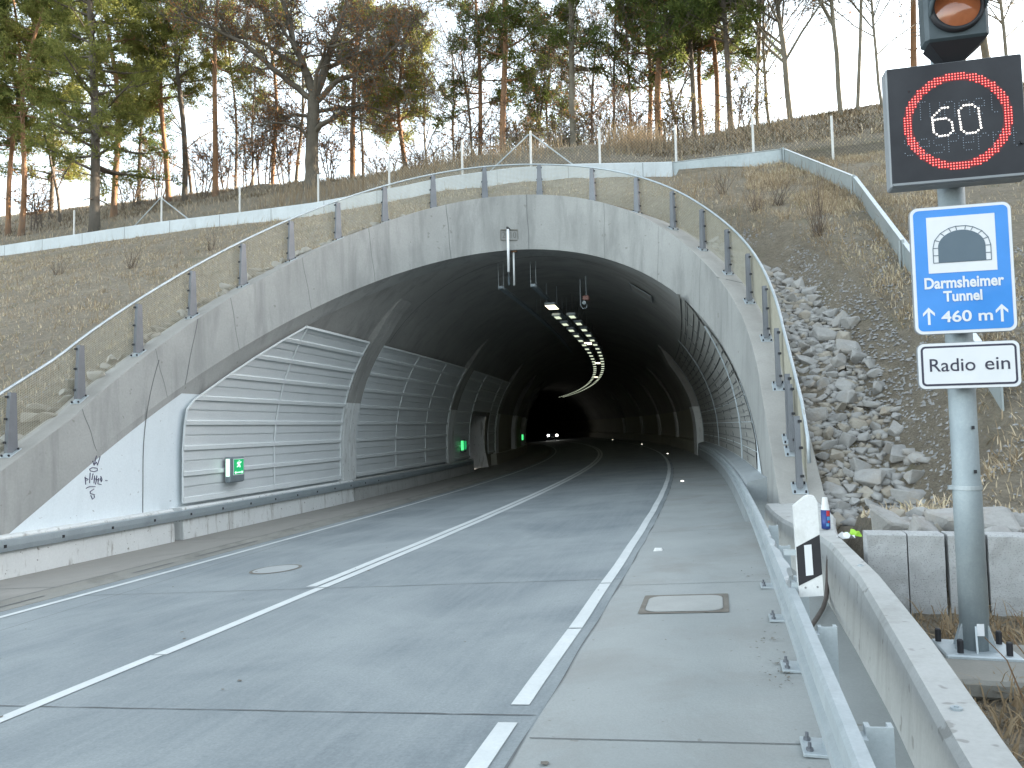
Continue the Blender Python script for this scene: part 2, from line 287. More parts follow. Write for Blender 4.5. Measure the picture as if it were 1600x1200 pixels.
class MB:
    """collects shapes, then links them as ONE mesh object"""
    def __init__(self): self.v = []; self.f = []; self.n = 0; self.uv = None
    def add(self, vs, fs):
        base = self.n; self.v.extend(vs); self.n += len(vs)
        self.f.extend([tuple(i + base for i in f) for f in fs]); return base
    def box(self, c, s, rot=None, taper=1.0):
        hx, hy, hz = s[0] / 2, s[1] / 2, s[2] / 2
        P = [(-hx, -hy, -hz), (hx, -hy, -hz), (hx, hy, -hz), (-hx, hy, -hz)]
        P += [(-hx * taper, -hy * taper, hz), (hx * taper, -hy * taper, hz), (hx * taper, hy * taper, hz), (-hx * taper, hy * taper, hz)]
        c = Vector(c)
        if rot is not None: P = [tuple(c + rot @ Vector(p)) for p in P]
        else: P = [tuple(c + Vector(p)) for p in P]
        self.add(P, [(0, 3, 2, 1), (4, 5, 6, 7), (0, 1, 5, 4), (1, 2, 6, 5), (2, 3, 7, 6), (3, 0, 4, 7)]); return self
    def bbox(self, c, s, bev=0.01, rot=None):
        """box with chamfered vertical and top edges"""
        hx, hy, hz = s[0] / 2, s[1] / 2, s[2] / 2; b = bev
        def ring(x, y, z, q): return [(-x + q, -y, z), (x - q, -y, z), (x, -y + q, z), (x, y - q, z), (x - q, y, z), (-x + q, y, z), (-x, y - q, z), (-x, -y + q, z)]
        rings = [ring(hx - b, hy - b, -hz, b * .6), ring(hx, hy, -hz + b, b), ring(hx, hy, hz - b, b), ring(hx - b, hy - b, hz, b * .6)]
        c = Vector(c); P = [Vector(p) for r in rings for p in r]
        P = [tuple(c + (rot @ p if rot is not None else p)) for p in P]
        fs = [tuple(range(7, -1, -1)), tuple(range(24, 32))]
        for k in range(3):
            for i in range(8): fs.append((k * 8 + i, k * 8 + (i + 1) % 8, (k + 1) * 8 + (i + 1) % 8, (k + 1) * 8 + i))
        self.add(P, fs); return self
    def tube(self, path, radii, sides=8, cap=True):
        path = [Vector(p) for p in path]; k = len(path)
        if not hasattr(radii, '__len__'): radii = [radii] * k
        vs = []
        prev = None
        for i in range(k):
            t = (path[min(i + 1, k - 1)] - path[max(i - 1, 0)])
            if t.length < 1e-9: t = Vector((0, 0, 1))
            t.normalize()
            if prev is None: a = t.orthogonal().normalized()
            else:
                a = prev - t * prev.dot(t)
                a = a.normalized() if a.length > 1e-6 else t.orthogonal().normalized()
            prev = a; b = t.cross(a)
            for j in range(sides):
                g = 2 * math.pi * j / sides
                vs.append(tuple(path[i] + (a * math.cos(g) + b * math.sin(g)) * radii[i]))
        fs = []
        for i in range(k - 1):
            for j in range(sides):
                j2 = (j + 1) % sides
                fs.append((i * sides + j, i * sides + j2, (i + 1) * sides + j2, (i + 1) * sides + j))
        if cap: fs.append(tuple(range(sides - 1, -1, -1))); fs.append(tuple((k - 1) * sides + j for j in range(sides)))
        self.add(vs, fs); return self
    def prism(self, poly, origin, ax, ay, az, depth):
        """2-D polygon in (ax, ay) extruded along az"""
        o = Vector(origin); ax, ay, az = Vector(ax), Vector(ay), Vector(az); k = len(poly)
        vs = [tuple(o + ax * p[0] + ay * p[1]) for p in poly] + [tuple(o + ax * p[0] + ay * p[1] + az * depth) for p in poly]
        fs = [tuple(range(k - 1, -1, -1)), tuple(range(k, 2 * k))] + [(i, (i + 1) % k, k + (i + 1) % k, k + i) for i in range(k)]
        self.add(vs, fs); return self
    def grid(self, A, close=False, flip=False):
        """A: (n, m, 3) array of points"""
        A = np.asarray(A); n, m = A.shape[:2]
        vs = [tuple(p) for p in A.reshape(-1, 3).tolist()]; fs = []
        for i in range(n - 1 if not close else n):
            i2 = (i + 1) % n
            for j in range(m - 1):
                q = (i * m + j, i2 * m + j, i2 * m + j + 1, i * m + j + 1)
                fs.append(q[::-1] if flip else q)
        self.add(vs, fs); return self
    def sweep(self, rows, caps=True, closed=True):
        """rows: list of equal-length cross-section loops"""
        n, m = len(rows), len(rows[0]); vs = [tuple(p) for r in rows for p in r]; fs = []
        for i in range(n - 1):
            for j in range(m if closed else m - 1):
                j2 = (j + 1) % m; fs.append((i * m + j, i * m + j2, (i + 1) * m + j2, (i + 1) * m + j))
        if caps and closed: fs.append(tuple(range(m - 1, -1, -1))); fs.append(tuple((n - 1) * m + j for j in range(m)))
        self.add(vs, fs); return self
    def build(self, name, mat, parent=None, smooth=False, world=False):
        me = bpy.data.meshes.new(name); me.from_pydata(self.v, [], self.f); me.update()
        me.materials.append(mat)
        if smooth: me.polygons.foreach_set('use_smooth', [True] * len(me.polygons))
        o = bpy.data.objects.new(name, me); COL.objects.link(o)
        if parent is not None:
            o.parent = parent
            if world:
                bpy.context.view_layer.update()
                o.matrix_parent_inverse = parent.matrix_world.inverted()
        return o

def raw_mesh(name, V, Fc, mat, parent=None):
    """numpy verts (n,3) and faces (k, 3 or 4)"""
    V = np.asarray(V, np.float32); Fc = np.asarray(Fc, np.int32); k = Fc.shape[1]
    me = bpy.data.meshes.new(name)
    me.vertices.add(len(V)); me.vertices.foreach_set('co', V.ravel())
    me.loops.add(Fc.size); me.loops.foreach_set('vertex_index', Fc.ravel())
    me.polygons.add(len(Fc)); me.polygons.foreach_set('loop_start', np.arange(0, Fc.size, k, dtype=np.int32))
    me.polygons.foreach_set('loop_total', np.full(len(Fc), k, np.int32))
    me.update(calc_edges=True); me.validate()
    me.materials.append(mat)
    o = bpy.data.objects.new(name, me); COL.objects.link(o)
    if parent is not None: o.parent = parent
    return o

def copy_tree(o, parent=None):
    c = o.copy(); COL.objects.link(c)
    if parent is not None: c.parent = parent
    for ch in list(o.children): copy_tree(ch, c)
    return c

def smoothstep(a, b, x):
    t = np.clip((x - a) / (b - a), 0, 1); return t * t * (3 - 2 * t)

def text_mesh(txt, name, mat, parent, x0, x1, z0, z1, y, bold=0.0, depth=0.0015, tight=1.0):
    """text on the XZ plane facing -Y, fitted to a box"""
    cu = bpy.data.curves.new(name, 'FONT'); cu.body = txt; cu.size = 1.0; cu.offset = bold; cu.resolution_u = 4
    cu.space_character = tight
    to = bpy.data.objects.new(name, cu); COL.objects.link(to)
    bpy.context.view_layer.update()
    me = bpy.data.meshes.new_from_object(to.evaluated_get(bpy.context.evaluated_depsgraph_get()))
    bpy.data.objects.remove(to); bpy.data.curves.remove(cu)
    co = np.empty(len(me.vertices) * 3, np.float32); me.vertices.foreach_get('co', co); co = co.reshape(-1, 3)
    lo, hi = co.min(0), co.max(0)
    q = np.empty_like(co)
    q[:, 0] = x0 + (co[:, 0] - lo[0]) / (hi[0] - lo[0]) * (x1 - x0)
    q[:, 2] = z0 + (co[:, 1] - lo[1]) / (hi[1] - lo[1]) * (z1 - z0)
    q[:, 1] = y
    me.vertices.foreach_set('co', q.ravel()); me.update(); me.materials.clear(); me.materials.append(mat)
    me.name = name
    o = bpy.data.objects.new(name, me); COL.objects.link(o); o.parent = parent
    return o

db = MB(); rd_ = random.Random(3)
for _ in range(70):
    s_, o_ = rd_.uniform(2.2, 12), rd_.uniform(-7.4, .2); sz = rd_.choice((.006, .009, .013, .02)) * (1.4 if o_ > -1 else 1); c_ = pt(s_, o_, .006); a0 = rd_.uniform(0, 6)
    db.add([tuple(c_ + Vector((sz * rd_.uniform(.5, 1.3) * math.cos(a0 + k_ * 1.25), sz * rd_.uniform(.5, 1.3) * math.sin(a0 + k_ * 1.25), rd_.uniform(0, .004)))) for k_ in range(5)], [(0, 1, 2, 3, 4)])
for s_, o_, n_ in ((4.95, .27, 36), (5.6, .25, 18), (8.1, .24, 8)):
    for _ in range(n_):
        c_ = pt(s_ + rd_.gauss(0, .18), o_ + rd_.gauss(0, .05), .007); sz = rd_.uniform(.004, .016); a0 = rd_.uniform(0, 6)
        db.add([tuple(c_ + Vector((sz * rd_.uniform(.5, 1.6) * math.cos(a0 + k_ * 1.57), sz * rd_.uniform(.4, 1) * math.sin(a0 + k_ * 1.57), rd_.uniform(0, .01)))) for k_ in range(4)], [(0, 1, 2, 3)])
d_o = db.build('debris', M['seam']); d_o['kind'] = 'stuff'

# ------------------------------------------------------------------ tunnel section and the sloping portal plane
CX, ZC, RI = -4.93, 1.0, 5.6
def sface(o, z): return 9.25 + 1.675 * z + 0.2115 * (o + 10.5)
def profile(n=180, zl=-0.75, zr=-0.7, r=RI):
    a = [(CX - r, z) for z in np.linspace(zl, ZC, 24)[:-1]]
    a += [(CX + r * math.cos(t), ZC + r * math.sin(t)) for t in np.linspace(math.pi, 0, n)]
    a += [(CX + r, z) for z in np.linspace(ZC, zr, 24)[1:]]
    return np.array(a)
PF = profile()
FI = PA(sface(PF[:, 0], PF[:, 1]), PF[:, 0], PF[:, 1])
right_low = (PF[:, 0] > CX) * smoothstep(4.5, 2.0, PF[:, 1])
DZ = 0.88 + 0.72 * np.clip((PF[:, 1] - 1.0) / 5.6, 0, 1) ** 0.75 + 0.15 * right_low
FO = FI.copy(); FO[:, 2] += DZ
tg = np.gradient(FI[:, :2], axis=0); tg /= np.linalg.norm(tg, axis=1)[:, None]
NR = np.stack([-tg[:, 1], tg[:, 0]], 1)
NR[:8] = NR[8]; NR[-8:] = NR[-9]
def off(A, d):
    B = A.copy(); B[:, :2] += NR * np.asarray(d).reshape(-1, 1) if np.ndim(d) else NR * d; return B
SLABW = np.where(PF[:, 0] > CX, 0.62, 0.52); SLABW = np.convolve(np.pad(SLABW, 15, 'edge'), np.ones(31) / 31, 'valid')
FO2 = FO.copy(); FO2[:, :2] += NR * (0.02 + 0.03 * right_low)[:, None]         # the face leans back a little
OUT = off(FO, SLABW)

# ------------------------------------------------------------------ hillside height
KX = np.array([-60, -33.0, -28.2, -23.1, -19.1, -15.5, -12.25, -9.4, -7.0, -4.8, -1.6, 2.15, 60])
KY = np.array([28.8, 28.5, 28.0, 27.5, 27.4, 27.2, 26.6, 25.95, 25.8, 26.1, 27.0, 26.85, 26.85])
def ykerb(x): return np.interp(x, KX, KY)
def zridge(x): return np.interp(x, [-90, -33, -20, -10, -2, 0.4, 4.5, 8, 20, 60], [17, 15.3, 14.1, 13.15, 13.0, 13.7, 14.4, 14.7, 16.5, 19])
def hbase(x, y):
    yk = ykerb(x)
    h = 0.85 + (y - 9.2) * 9.3 / (yk - 9.2)
    beh = 10.5 + (y - yk - 0.05) * 0.55
    h = np.where(y > yk + 0.05, beh, h)
    z = zridge(x)
    k = 0.35
    h2 = np.minimum(h, z) - 0.0
    e = np.clip(0.5 + 0.5 * (z - h) / k, 0, 1); h2 = z * (1 - e) + h * e - k * e * (1 - e)
    h2 = h2 - np.clip(y - 45, 0, 200) * 0.02
    side = np.clip(x - 8.0 - np.clip(y - 17, 0, 30) * 0.42, 0, 26) * 0.62 * (1 - smoothstep(26, 34, y))  # unseen rise on the right, added to keep low sun off road and wall
    h2 = np.maximum(h2, np.where(x > 6, 0.1, h2)) + side
    toe = np.where(x > 0.9, np.where(x > 1.04, 0.07 + 0.49 * smoothstep(6.44, 6.5, y), 0.07 + 0.45 * smoothstep(5.8, 7.0, y)), -0.66)
    toe = np.where((x < 0.9), -0.70, toe)
    return np.maximum(h2, toe)
_curve = OUT[::2]
def height(x, y):
    x = np.atleast_1d(np.asarray(x, float)); y = np.atleast_1d(np.asarray(y, float))
    h = hbase(x, y)
    near = (x > -15) & (x < 6) & (y > 4) & (y < 27)
    if near.any():
        xs, ys = x[near], y[near]
        d2 = (xs[:, None] - _curve[None, :, 0]) ** 2 + (ys[:, None] - _curve[None, :, 1]) ** 2
        i = d2.argmin(1); d = np.sqrt(d2[np.arange(len(i)), i])
        a0 = np.clip(i, 1, len(_curve) - 2); best = None
        for lo_ in (a0 - 1, a0):
            A_ = _curve[lo_]; E_ = _curve[lo_ + 1] - A_
            u_ = np.clip(((xs - A_[:, 0]) * E_[:, 0] + (ys - A_[:, 1]) * E_[:, 1]) / (E_[:, 0] ** 2 + E_[:, 1] ** 2 + 1e-9), 0, 1)
            q_ = A_ + E_ * u_[:, None]; dd = np.hypot(xs - q_[:, 0], ys - q_[:, 1])
            if best is None: best = (dd, q_)
            else:
                m_ = dd < best[0]; best = (np.where(m_, dd, best[0]), np.where(m_[:, None], q_, best[1]))
        d, c = best; ns = NR[::2][i]
        sgn = ((xs - c[:, 0]) * ns[:, 0] + (ys - c[:, 1]) * ns[:, 1])
        ds = np.where(sgn < 0, -d, d)
        wgt = smoothstep(2.2, 0.95, ds)
        zc = c[:, 2] - np.where(xs > -4, 0.20, 0.10) - np.where(ds < -0.02, 0.3, 0)
        h[near] = h[near] * (1 - wgt) + np.maximum(zc, np.where(xs > 0.5, 0.0, -.7)) * wgt
    return h
def hz(x, y): return float(height([x], [y])[0])
def hit_ground(px, py, d0=6.0, d1=70.0):
    d = ray(px, py); ks = np.arange(d0, d1, 0.05)
    q = np.array(CAM)[None] + np.array(d)[None] * ks[:, None]
    v = q[:, 2] - height(q[:, 0], q[:, 1]); i = np.where(v < 0)[0]
    return Vector(q[i[0]]) if len(i) else None

def hillside():
    xs = np.concatenate([np.arange(-150, -42, 6.0), np.arange(-42, -15, 0.6), np.arange(-15, 6, 0.16), np.arange(6, 30, 0.8), np.arange(30, 150, 6)])
    ys = np.concatenate([np.arange(-100, -5, 6.0), np.arange(-5, 4, 0.8), np.arange(4, 31, 0.16), np.arange(31, 46, 0.4), np.arange(46, 70, 1.5), np.arange(70, 400, 12)])
    X, Y = np.meshgrid(xs, ys, indexing='ij')
    Z = height(X.ravel(), Y.ravel()).reshape(X.shape)
    amp = 0.05 + 0.12 * smoothstep(28, 34, Y)
    nz = np.array([mnoise.fractal(Vector((x * 0.55, y * 0.55, 3.1)), 0.9, 2.1, 4) for x, y in zip(X.ravel(), Y.ravel())]).reshape(X.shape)
    Z = Z + nz * amp * (Z > -0.5) * np.where((X > .8) & (Y < 6.46), .35, 1)
    n, m = X.shape
    inner = off(FO, SLABW - 0.34)
    poly = np.concatenate([[[-11.25, -300]], inner[6:-20, :2], [[1.16, 10.6], [1.14, 9.5], [1.0, 8.4], [0.9, 7.4], [0.90, 6.6], [0.9, 4.4], [0.86, 2.9], [0.8, 1], [0.8, -300]]])
    xc = (X[:-1, :-1] + X[1:, 1:]) / 2; yc = (Y[:-1, :-1] + Y[1:, 1:]) / 2
    ins = np.zeros(xc.shape, bool)
    px, py = poly[:, 0], poly[:, 1]
    for i in range(len(poly)):
        j = i - 1
        c = ((py[i] > yc) != (py[j] > yc)) & (xc < (px[j] - px[i]) * (yc - py[i]) / (py[j] - py[i] + 1e-12) + px[i])
        ins ^= c
    idx = np.arange(n * m).reshape(n, m)
    q = np.stack([idx[:-1, :-1], idx[1:, :-1], idx[1:, 1:], idx[:-1, 1:]], -1)[~ins]
    V = np.stack([X, Y, Z], -1).reshape(-1, 3)
    used = np.unique(q); remap = np.full(n * m, -1); remap[used] = np.arange(len(used))
    o = raw_mesh('hillside', V[used], remap[q], M['soil']); o['kind'] = 'structure'
    o.data.polygons.foreach_set('use_smooth', [True] * len(o.data.polygons))
hillside()

# ------------------------------------------------------------------ road
def strip(name, s, o0, o1, z, mat, parent=None, cols=1, kind=None):
    s = np.asarray(s, float)
    oo = np.linspace(0, 1, cols + 1)
    A = np.stack([PR(s, o0 + (o1 - o0) * t, z) for t in oo], 1)
    n, m = A.shape[:2]
    me = bpy.data.meshes.new(name)
    idx = np.arange(n * m).reshape(n, m)
    q = np.stack([idx[:-1, :-1], idx[:-1, 1:], idx[1:, 1:], idx[1:, :-1]], -1).reshape(-1, 4)
    me.from_pydata(A.reshape(-1, 3).tolist(), [], q.tolist()); me.update()
    uvl = me.uv_layers.new(name='UVMap')
    O = (np.asarray(o0)[..., None] + (np.asarray(o1) - np.asarray(o0))[..., None] * oo) * np.ones((n, m))
    UV = np.stack([O, np.repeat(s[:, None], m, 1)], -1).reshape(-1, 2)[q.ravel()]
    uvl.data.foreach_set('uv', UV.ravel().astype(np.float32))
    me.materials.append(mat)
    ob = bpy.data.objects.new(name, me); COL.objects.link(ob)
    if parent is not None: ob.parent = parent
    if kind: ob['kind'] = kind
    return ob
SR = np.concatenate([np.arange(-60, 0, 2.0), np.arange(0, 60, 0.5), np.arange(60, 300, 1.5)])
road = strip('road', SR, -8.06, -1.02, 0.0, M['road'], cols=8, kind='structure')
shoulder = strip('pavement', SR, -1.02, 0.80, 0.0, M['shoulder'], cols=3, kind='structure')
strip('joint', np.arange(-20, 80, .25), -1.026 + 0.007 * np.sin(np.arange(-20, 80, .25) * 3.1), -1.019 + 0.007 * np.sin(np.arange(-20, 80, .25) * 4.3), 0.004, M['joint'], shoulder)
strip('joint', [-20, 60], -4.80, -4.788, 0.004, M['joint'], road)
for sj in (0.45, 4.2, 8.0, 11.8, 15.6, 19.4):
    jo = np.linspace(-8.0, -1.04, 60); wob = rng.normal(0, 0.006, 60).cumsum() * 0.4
    A = np.stack([PR(sj - 0.005 + wob, jo, 0.004), PR(sj + 0.006 + wob + rng.normal(0, .003, 60), jo, 0.004)], 1)
    if sj < 9: MB().grid(A, flip=True).build('joint', M['joint'], road)
    A = np.stack([PR(np.full(12, sj - 0.35), np.linspace(-1.0, 0.32, 12), 0.004), PR(np.full(12, sj - 0.342), np.linspace(-1.0, 0.32, 12), 0.004)], 1)
    MB().grid(A, flip=True).build('joint', M['joint'], shoulder)
gap = lambda a, b, cuts: None
def line(name, s0, s1, oc, wd, taper=None):
    s = np.arange(s0, s1 + 1e-6, 0.5 if s1 - s0 > 2 else (s1 - s0) / 4)
    if s[-1] < s1 - 1e-6: s = np.append(s, s1)
    j = 0.004 * np.sin(s * 2.3)
    return strip(name, s, oc - wd / 2 + j, oc + wd / 2 + j, 0.005, M['paint'], road)
line('edge_line', -30, 290, -7.72, 0.11)
line('centre_line', -30, 5.35, -4.452, 0.115); line('centre_line', 5.37, 8.0, -4.437, 0.125)
line('centre_line', 8.03, 290, -4.437, 0.13); line('centre_line', 8.1, 290, -4.612, 0.13)
for a, b in ((-30, 0.2), (0.5, 4.05), (4.32, 6.0), (6.03, 7.76), (7.80, 290)): line('edge_line', a, b, -1.168, 0.108)
walk = strip('walkway', SR, -10.75, -8.44, 0.055, M['walk'], cols=3, kind='structure')
gut = MB()
rows = []
for s in SR:
    rows.append([pt(s, -8.44, 0.055), pt(s, -8.42, 0.055), pt(s, -8.36, 0.03), pt(s, -8.30, 0.012), pt(s, -8.14, 0.012), pt(s, -8.04, 0.004), pt(s, -8.04, -0.1), pt(s, -8.44, -0.1)])
gut.sweep(rows); gutter = gut.build('kerb_gutter', M['gutter']); gutter['kind'] = 'structure'
sl = MB()
for a, b in ((-10, 8.15), (9.55, 10.75), (11.0, 12.9)):
    ss = np.arange(a, b, 0.3)
    sl.grid(np.stack([PR(ss, np.full(len(ss), -8.245), 0.017), PR(ss, np.full(len(ss), -8.290), 0.017)], 1), flip=True)
sl.build('drain_slot', M['joint'], gutter)
strip('joint', np.arange(-10, 60, .5), -8.452, -8.436, 0.060, M['joint'], walk)
for sj in (8.35, 13.1):
    A = np.stack([PR(np.full(12, sj), np.linspace(-10.2, -8.46, 12), 0.060), PR(np.full(12, sj + .018), np.linspace(-10.2, -8.46, 12), 0.060)], 1)
    MB().grid(A, flip=True).build('joint', M['joint'], walk)

# covers and studs in the road
def disc(mb, s, o, rs, ro, z, n=32, rin=0.0):
    a = np.linspace(0, 2 * math.pi, n, endpoint=False)
    outer = [pt(s + rs * math.sin(t), o + ro * math.cos(t), z) for t in a]
    if rin:
        inner = [pt(s + rs * rin * math.sin(t), o + ro * rin * math.cos(t), z) for t in a]
        mb.add([tuple(p) for p in outer + inner], [(i, (i + 1) % n, n + (i + 1) % n, n + i) for i in range(n)])
    else: mb.add([tuple(p) for p in outer], [tuple(range(n))])
t = thing('manhole_cover', 'round pale manhole cover with dark ragged rim in the left lane', 'manhole cover', (0, 0, 0))
b_ = MB(); disc(b_, 9.47, -5.90, 0.36, 0.345, 0.004, rin=0.86); b_.build('rim', M['seam'], t)
b_ = MB(); disc(b_, 9.47, -5.90, 0.312, 0.30, 0.006); b_.build('lid', M['cover'], t)
t = thing('manhole_cover', 'manhole cover half out of view in the walkway at the left edge of the photo', 'manhole cover')
b_ = MB(); disc(b_, 7.25, -8.95, 0.42, 0.38, 0.060, rin=0.85); b_.build('rim', M['seam'], t)
b_ = MB(); disc(b_, 7.25, -8.95, 0.36, 0.33, 0.062); b_.build('lid', M['cover'], t)
t = thing('pit_cover', 'rectangular rounded concrete pit cover with crumbling brown rim in the right shoulder', 'pit cover')
def rrect(s0, s1, o0, o1, r, z, n=6):
    P = []
    for cs, co, a0 in ((s1 - r, o1 - r, 0), (s0 + r, o1 - r, 90), (s0 + r, o0 + r, 180), (s1 - r, o0 + r, 270)):
        for k in range(n + 1):
            a = R_(a0 + 90 * k / n); P.append(tuple(pt(cs + r * math.cos(a), co + r * math.sin(a), z)))
    return P
b_ = MB(); A_ = rrect(6.45, 7.15, -0.725, 0.0, 0.02, 0.005); B_ = rrect(6.50, 7.10, -0.68, -0.045, 0.12, 0.005); k = len(A_)
b_.add(A_ + B_, [(i, (i + 1) % k, k + (i + 1) % k, k + i) for i in range(k)]); b_.build('rim', M['seam'], t)
b_ = MB(); B_ = rrect(6.505, 7.095, -0.675, -0.05, 0.118, 0.007); b_.add(B_, [tuple(range(len(B_)))])
b_.build('lid', mottled('pit_lid', (0.33, 0.335, 0.32), (0.38, 0.385, 0.37), 3, 0.85, 0.2, 60), t)
for k, (s, o, lb) in enumerate(((9.77, -0.79, 'white road stud on the open shoulder in front of the portal'), (21.6, -0.75, 'reflector stud with painted glint on the shoulder just inside the tunnel'),
              (42.2, -0.85, 'second reflector stud with painted glint inside the tunnel, beside the edge line'), (64.0, -0.74, 'third small reflector stud with painted glint deep in the tunnel'), (85.9, -0.5, 'farthest tiny reflector stud with painted glint where the wall curves away'))):
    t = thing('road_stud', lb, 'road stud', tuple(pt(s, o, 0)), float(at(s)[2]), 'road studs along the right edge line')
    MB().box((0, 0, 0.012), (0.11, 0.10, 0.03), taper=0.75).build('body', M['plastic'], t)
    MB().box((0, -0.052, 0.014), (0.07, 0.006, 0.016)).build('lens', M['plastic'] if k == 0 else M['studglint'], t)  # inner reflectors glow in place of their glint

def rebase(t, loc):
    """move a thing's Empty to its base while its parts stay put"""
    loc = Vector(loc); t.location = loc
    for c in t.children: c.location = -loc
    return t

# ------------------------------------------------------------------ tunnel
tun = thing('tunnel', 'curved road tunnel with a slanted grey concrete portal arch and a dark interior', 'tunnel')
SE = 290.0
tt = np.concatenate([[0, .002, .01], np.linspace(0.02, 0.3, 40), np.linspace(0.32, 1, 60)])
def tube_part(name, sel, mat, r=RI, s0=None, s1=SE, tvals=tt, flip=True):
    P = sel
    A = []
    for o, z in P:
        o2 = CX + (o - CX) * r / RI; z2 = ZC + (z - ZC) * r / RI if z > ZC else z
        a = sface(o, z) + 0.25 if s0 is None else s0
        s = a + (s1 - a) * tvals
        A.append(PA(s, o2, z2))
    mb = MB(); mb.grid(np.array(A), flip=flip); return mb.build(name, mat, tun, smooth=True)
ZW = 2.33
i_up = PF[:, 1] >= ZW
iu = np.where(i_up)[0]; lo_l = np.where((PF[:, 0] < CX) & (PF[:, 1] <= ZW + 0.05))[0]; lo_r = np.where((PF[:, 0] > CX) & (PF[:, 1] <= ZW + 0.05))[0]
zcut = lambda side: (CX + side * math.sqrt(RI ** 2 - (ZW - ZC) ** 2), ZW)
zl_ = lambda side: (CX + side * math.sqrt(RI ** 2 - (ZW - .2 - ZC) ** 2), ZW - .2)
PU = np.concatenate([[zl_(-1), zcut(-1)], PF[iu], [zcut(1), zl_(1)]])
PL = np.concatenate([PF[lo_l][PF[lo_l][:, 1] < ZW], [zcut(-1)]])
PRR = np.concatenate([[zcut(1)], PF[lo_r][PF[lo_r][:, 1] < ZW]])
tube_part('vault', PU, M['vault'], r=RI + 0.02)
tw = np.linspace(0, 1, 40)
tube_part('wall_lining', PL, M['white'], r=RI - 0.012, s1=36.5, tvals=tw)
tube_part('wall_lining', PL, M['lining'], s0=41.0, tvals=tw ** 1.5)
tube_part('wall_lining', PRR, M['white'], r=RI - 0.012, s1=38.0, tvals=tw)
tube_part('wall_lining', PRR, M['lining'], s0=38.0, tvals=tw ** 1.5)
cap_ = MB(); cap_.add([tuple(pa(SE - .5, CX + (RI + .1) * math.cos(a), ZC + (RI + .1) * math.sin(a))) for a in np.linspace(0, math.pi, 30)] + [tuple(pa(SE - .5, CX - RI - .1, -1.2)), tuple(pa(SE - .5, CX + RI + .1, -1.2))], [tuple(range(32))])
cap_.build('daylight_cap', M['vault'], tun)  # added cap closing the tube so no daylight leaks in from behind
# niche in the left wall
nb = MB()
for (sa, sb_) in ((36.5, 41.0),):
    q = lambda s, o, z: tuple(pa(s, o, z))
    oz = [(-10.3, -.65), (-10.52, 0.4), (-10.54, 1.2), (-10.48, 2.0), (-10.38, ZW)]
    for s, fl in ((36.5, False), (41.0, True)):
        vs = [q(s, o, z) for o, z in oz] + [q(s, -12.0, z) for o, z in oz]
        fs = [(i, i + 1, 6 + i, 5 + i) for i in range(4)]
        nb.add(vs, [f[::-1] if fl else f for f in fs])
    nb.add([q(36.5, -12, -.65), q(41, -12, -.65), q(41, -12, ZW), q(36.5, -12, ZW)], [(0, 1, 2, 3)])
    nb.add([q(36.5, -10.3, ZW), q(41, -10.3, ZW), q(41, -12, ZW), q(36.5, -12, ZW)], [(0, 3, 2, 1)])
nb.build('niche', M['white_dirty'], tun)

# low walls carrying the rub rails
def lowwall(name, s0, s1, side, mat, zt=0.68):
    ss = np.arange(s0, s1 + 1e-6, 0.5); rows = []
    for s in ss:
        if side < 0: L = [(-10.18, 0.03), (-10.21, zt - 0.03), (-10.24, zt), (-10.6, zt), (-10.6, 0.03)]
        else: L = [(0.34, 0.0), (0.37, zt - 0.06), (0.40, zt - .01), (0.66, zt + .04), (0.75, zt + .04), (0.75, 0.0)]
        rows.append([pt(s, o, z) for o, z in L])
    return MB().sweep(rows).build(name, mat, tun)
lowwall('base_wall', 6.0, 13.24, -1, M['white_dirty']); lowwall('base_wall', 13.27, 21.35, -1, M['white_dirty'])
lowwall('base_wall', 21.38, 36.4, -1, M['conc_wing']); lowwall('base_wall', 43, 180, -1, M['lining'])
lowwall('base_wall', 12.2, 38, 1, M['galv_wall'], 0.60); lowwall('base_wall', 39, 180, 1, M['lining'], 0.62)
# construction joint line in the front block
A = np.array([[PA(12.50, CX + (o - CX) * 0.9972, z if z <= ZC else ZC + (z - ZC) * .9972), PA(12.522, CX + (o - CX) * .9972, z if z <= ZC else ZC + (z - ZC) * .9972)] for o, z in PF if o < CX - 3 and -0.05 < z < 3.0])
MB().grid(A).build('joint', M['joint'], tun)

# portal collar: soffit, front face, top slab
portal = MB()
IN = PA(sface(PF[:, 0], PF[:, 1]) + 0.9, PF[:, 0], PF[:, 1] )
portal.grid(np.stack([FI, IN], 1), flip=True)
fr = [FI, FI * (1 - .04) + FO2 * .04, FI * .5 + FO2 * .5, FI * .04 + FO2 * .96, FO2]
portal.grid(np.stack(fr, 1))
collar = portal.build('collar', M['conc'], tun, smooth=False)
top = MB()
ch = FO.copy(); ch[:, 2] += 0.0; C1 = off(FO, 0.06); C1[:, 2] += 0.012
OB = OUT.copy(); OB[:, 2] -= 0.45; FB = off(FO, 0.15); FB[:, 2] -= 0.45
OUTt = OUT.copy(); OUTt[:, 2] += 0.005
top.grid(np.stack([FO2, C1, OUTt, OB, FB], 1))
k = len(PF) - 1
top.add([tuple(x[k]) for x in (FO2, C1, OUTt, OB, FB)], [(0, 1, 2, 3, 4)])
slab = top.build('collar_slab', M['conc_top'], tun)
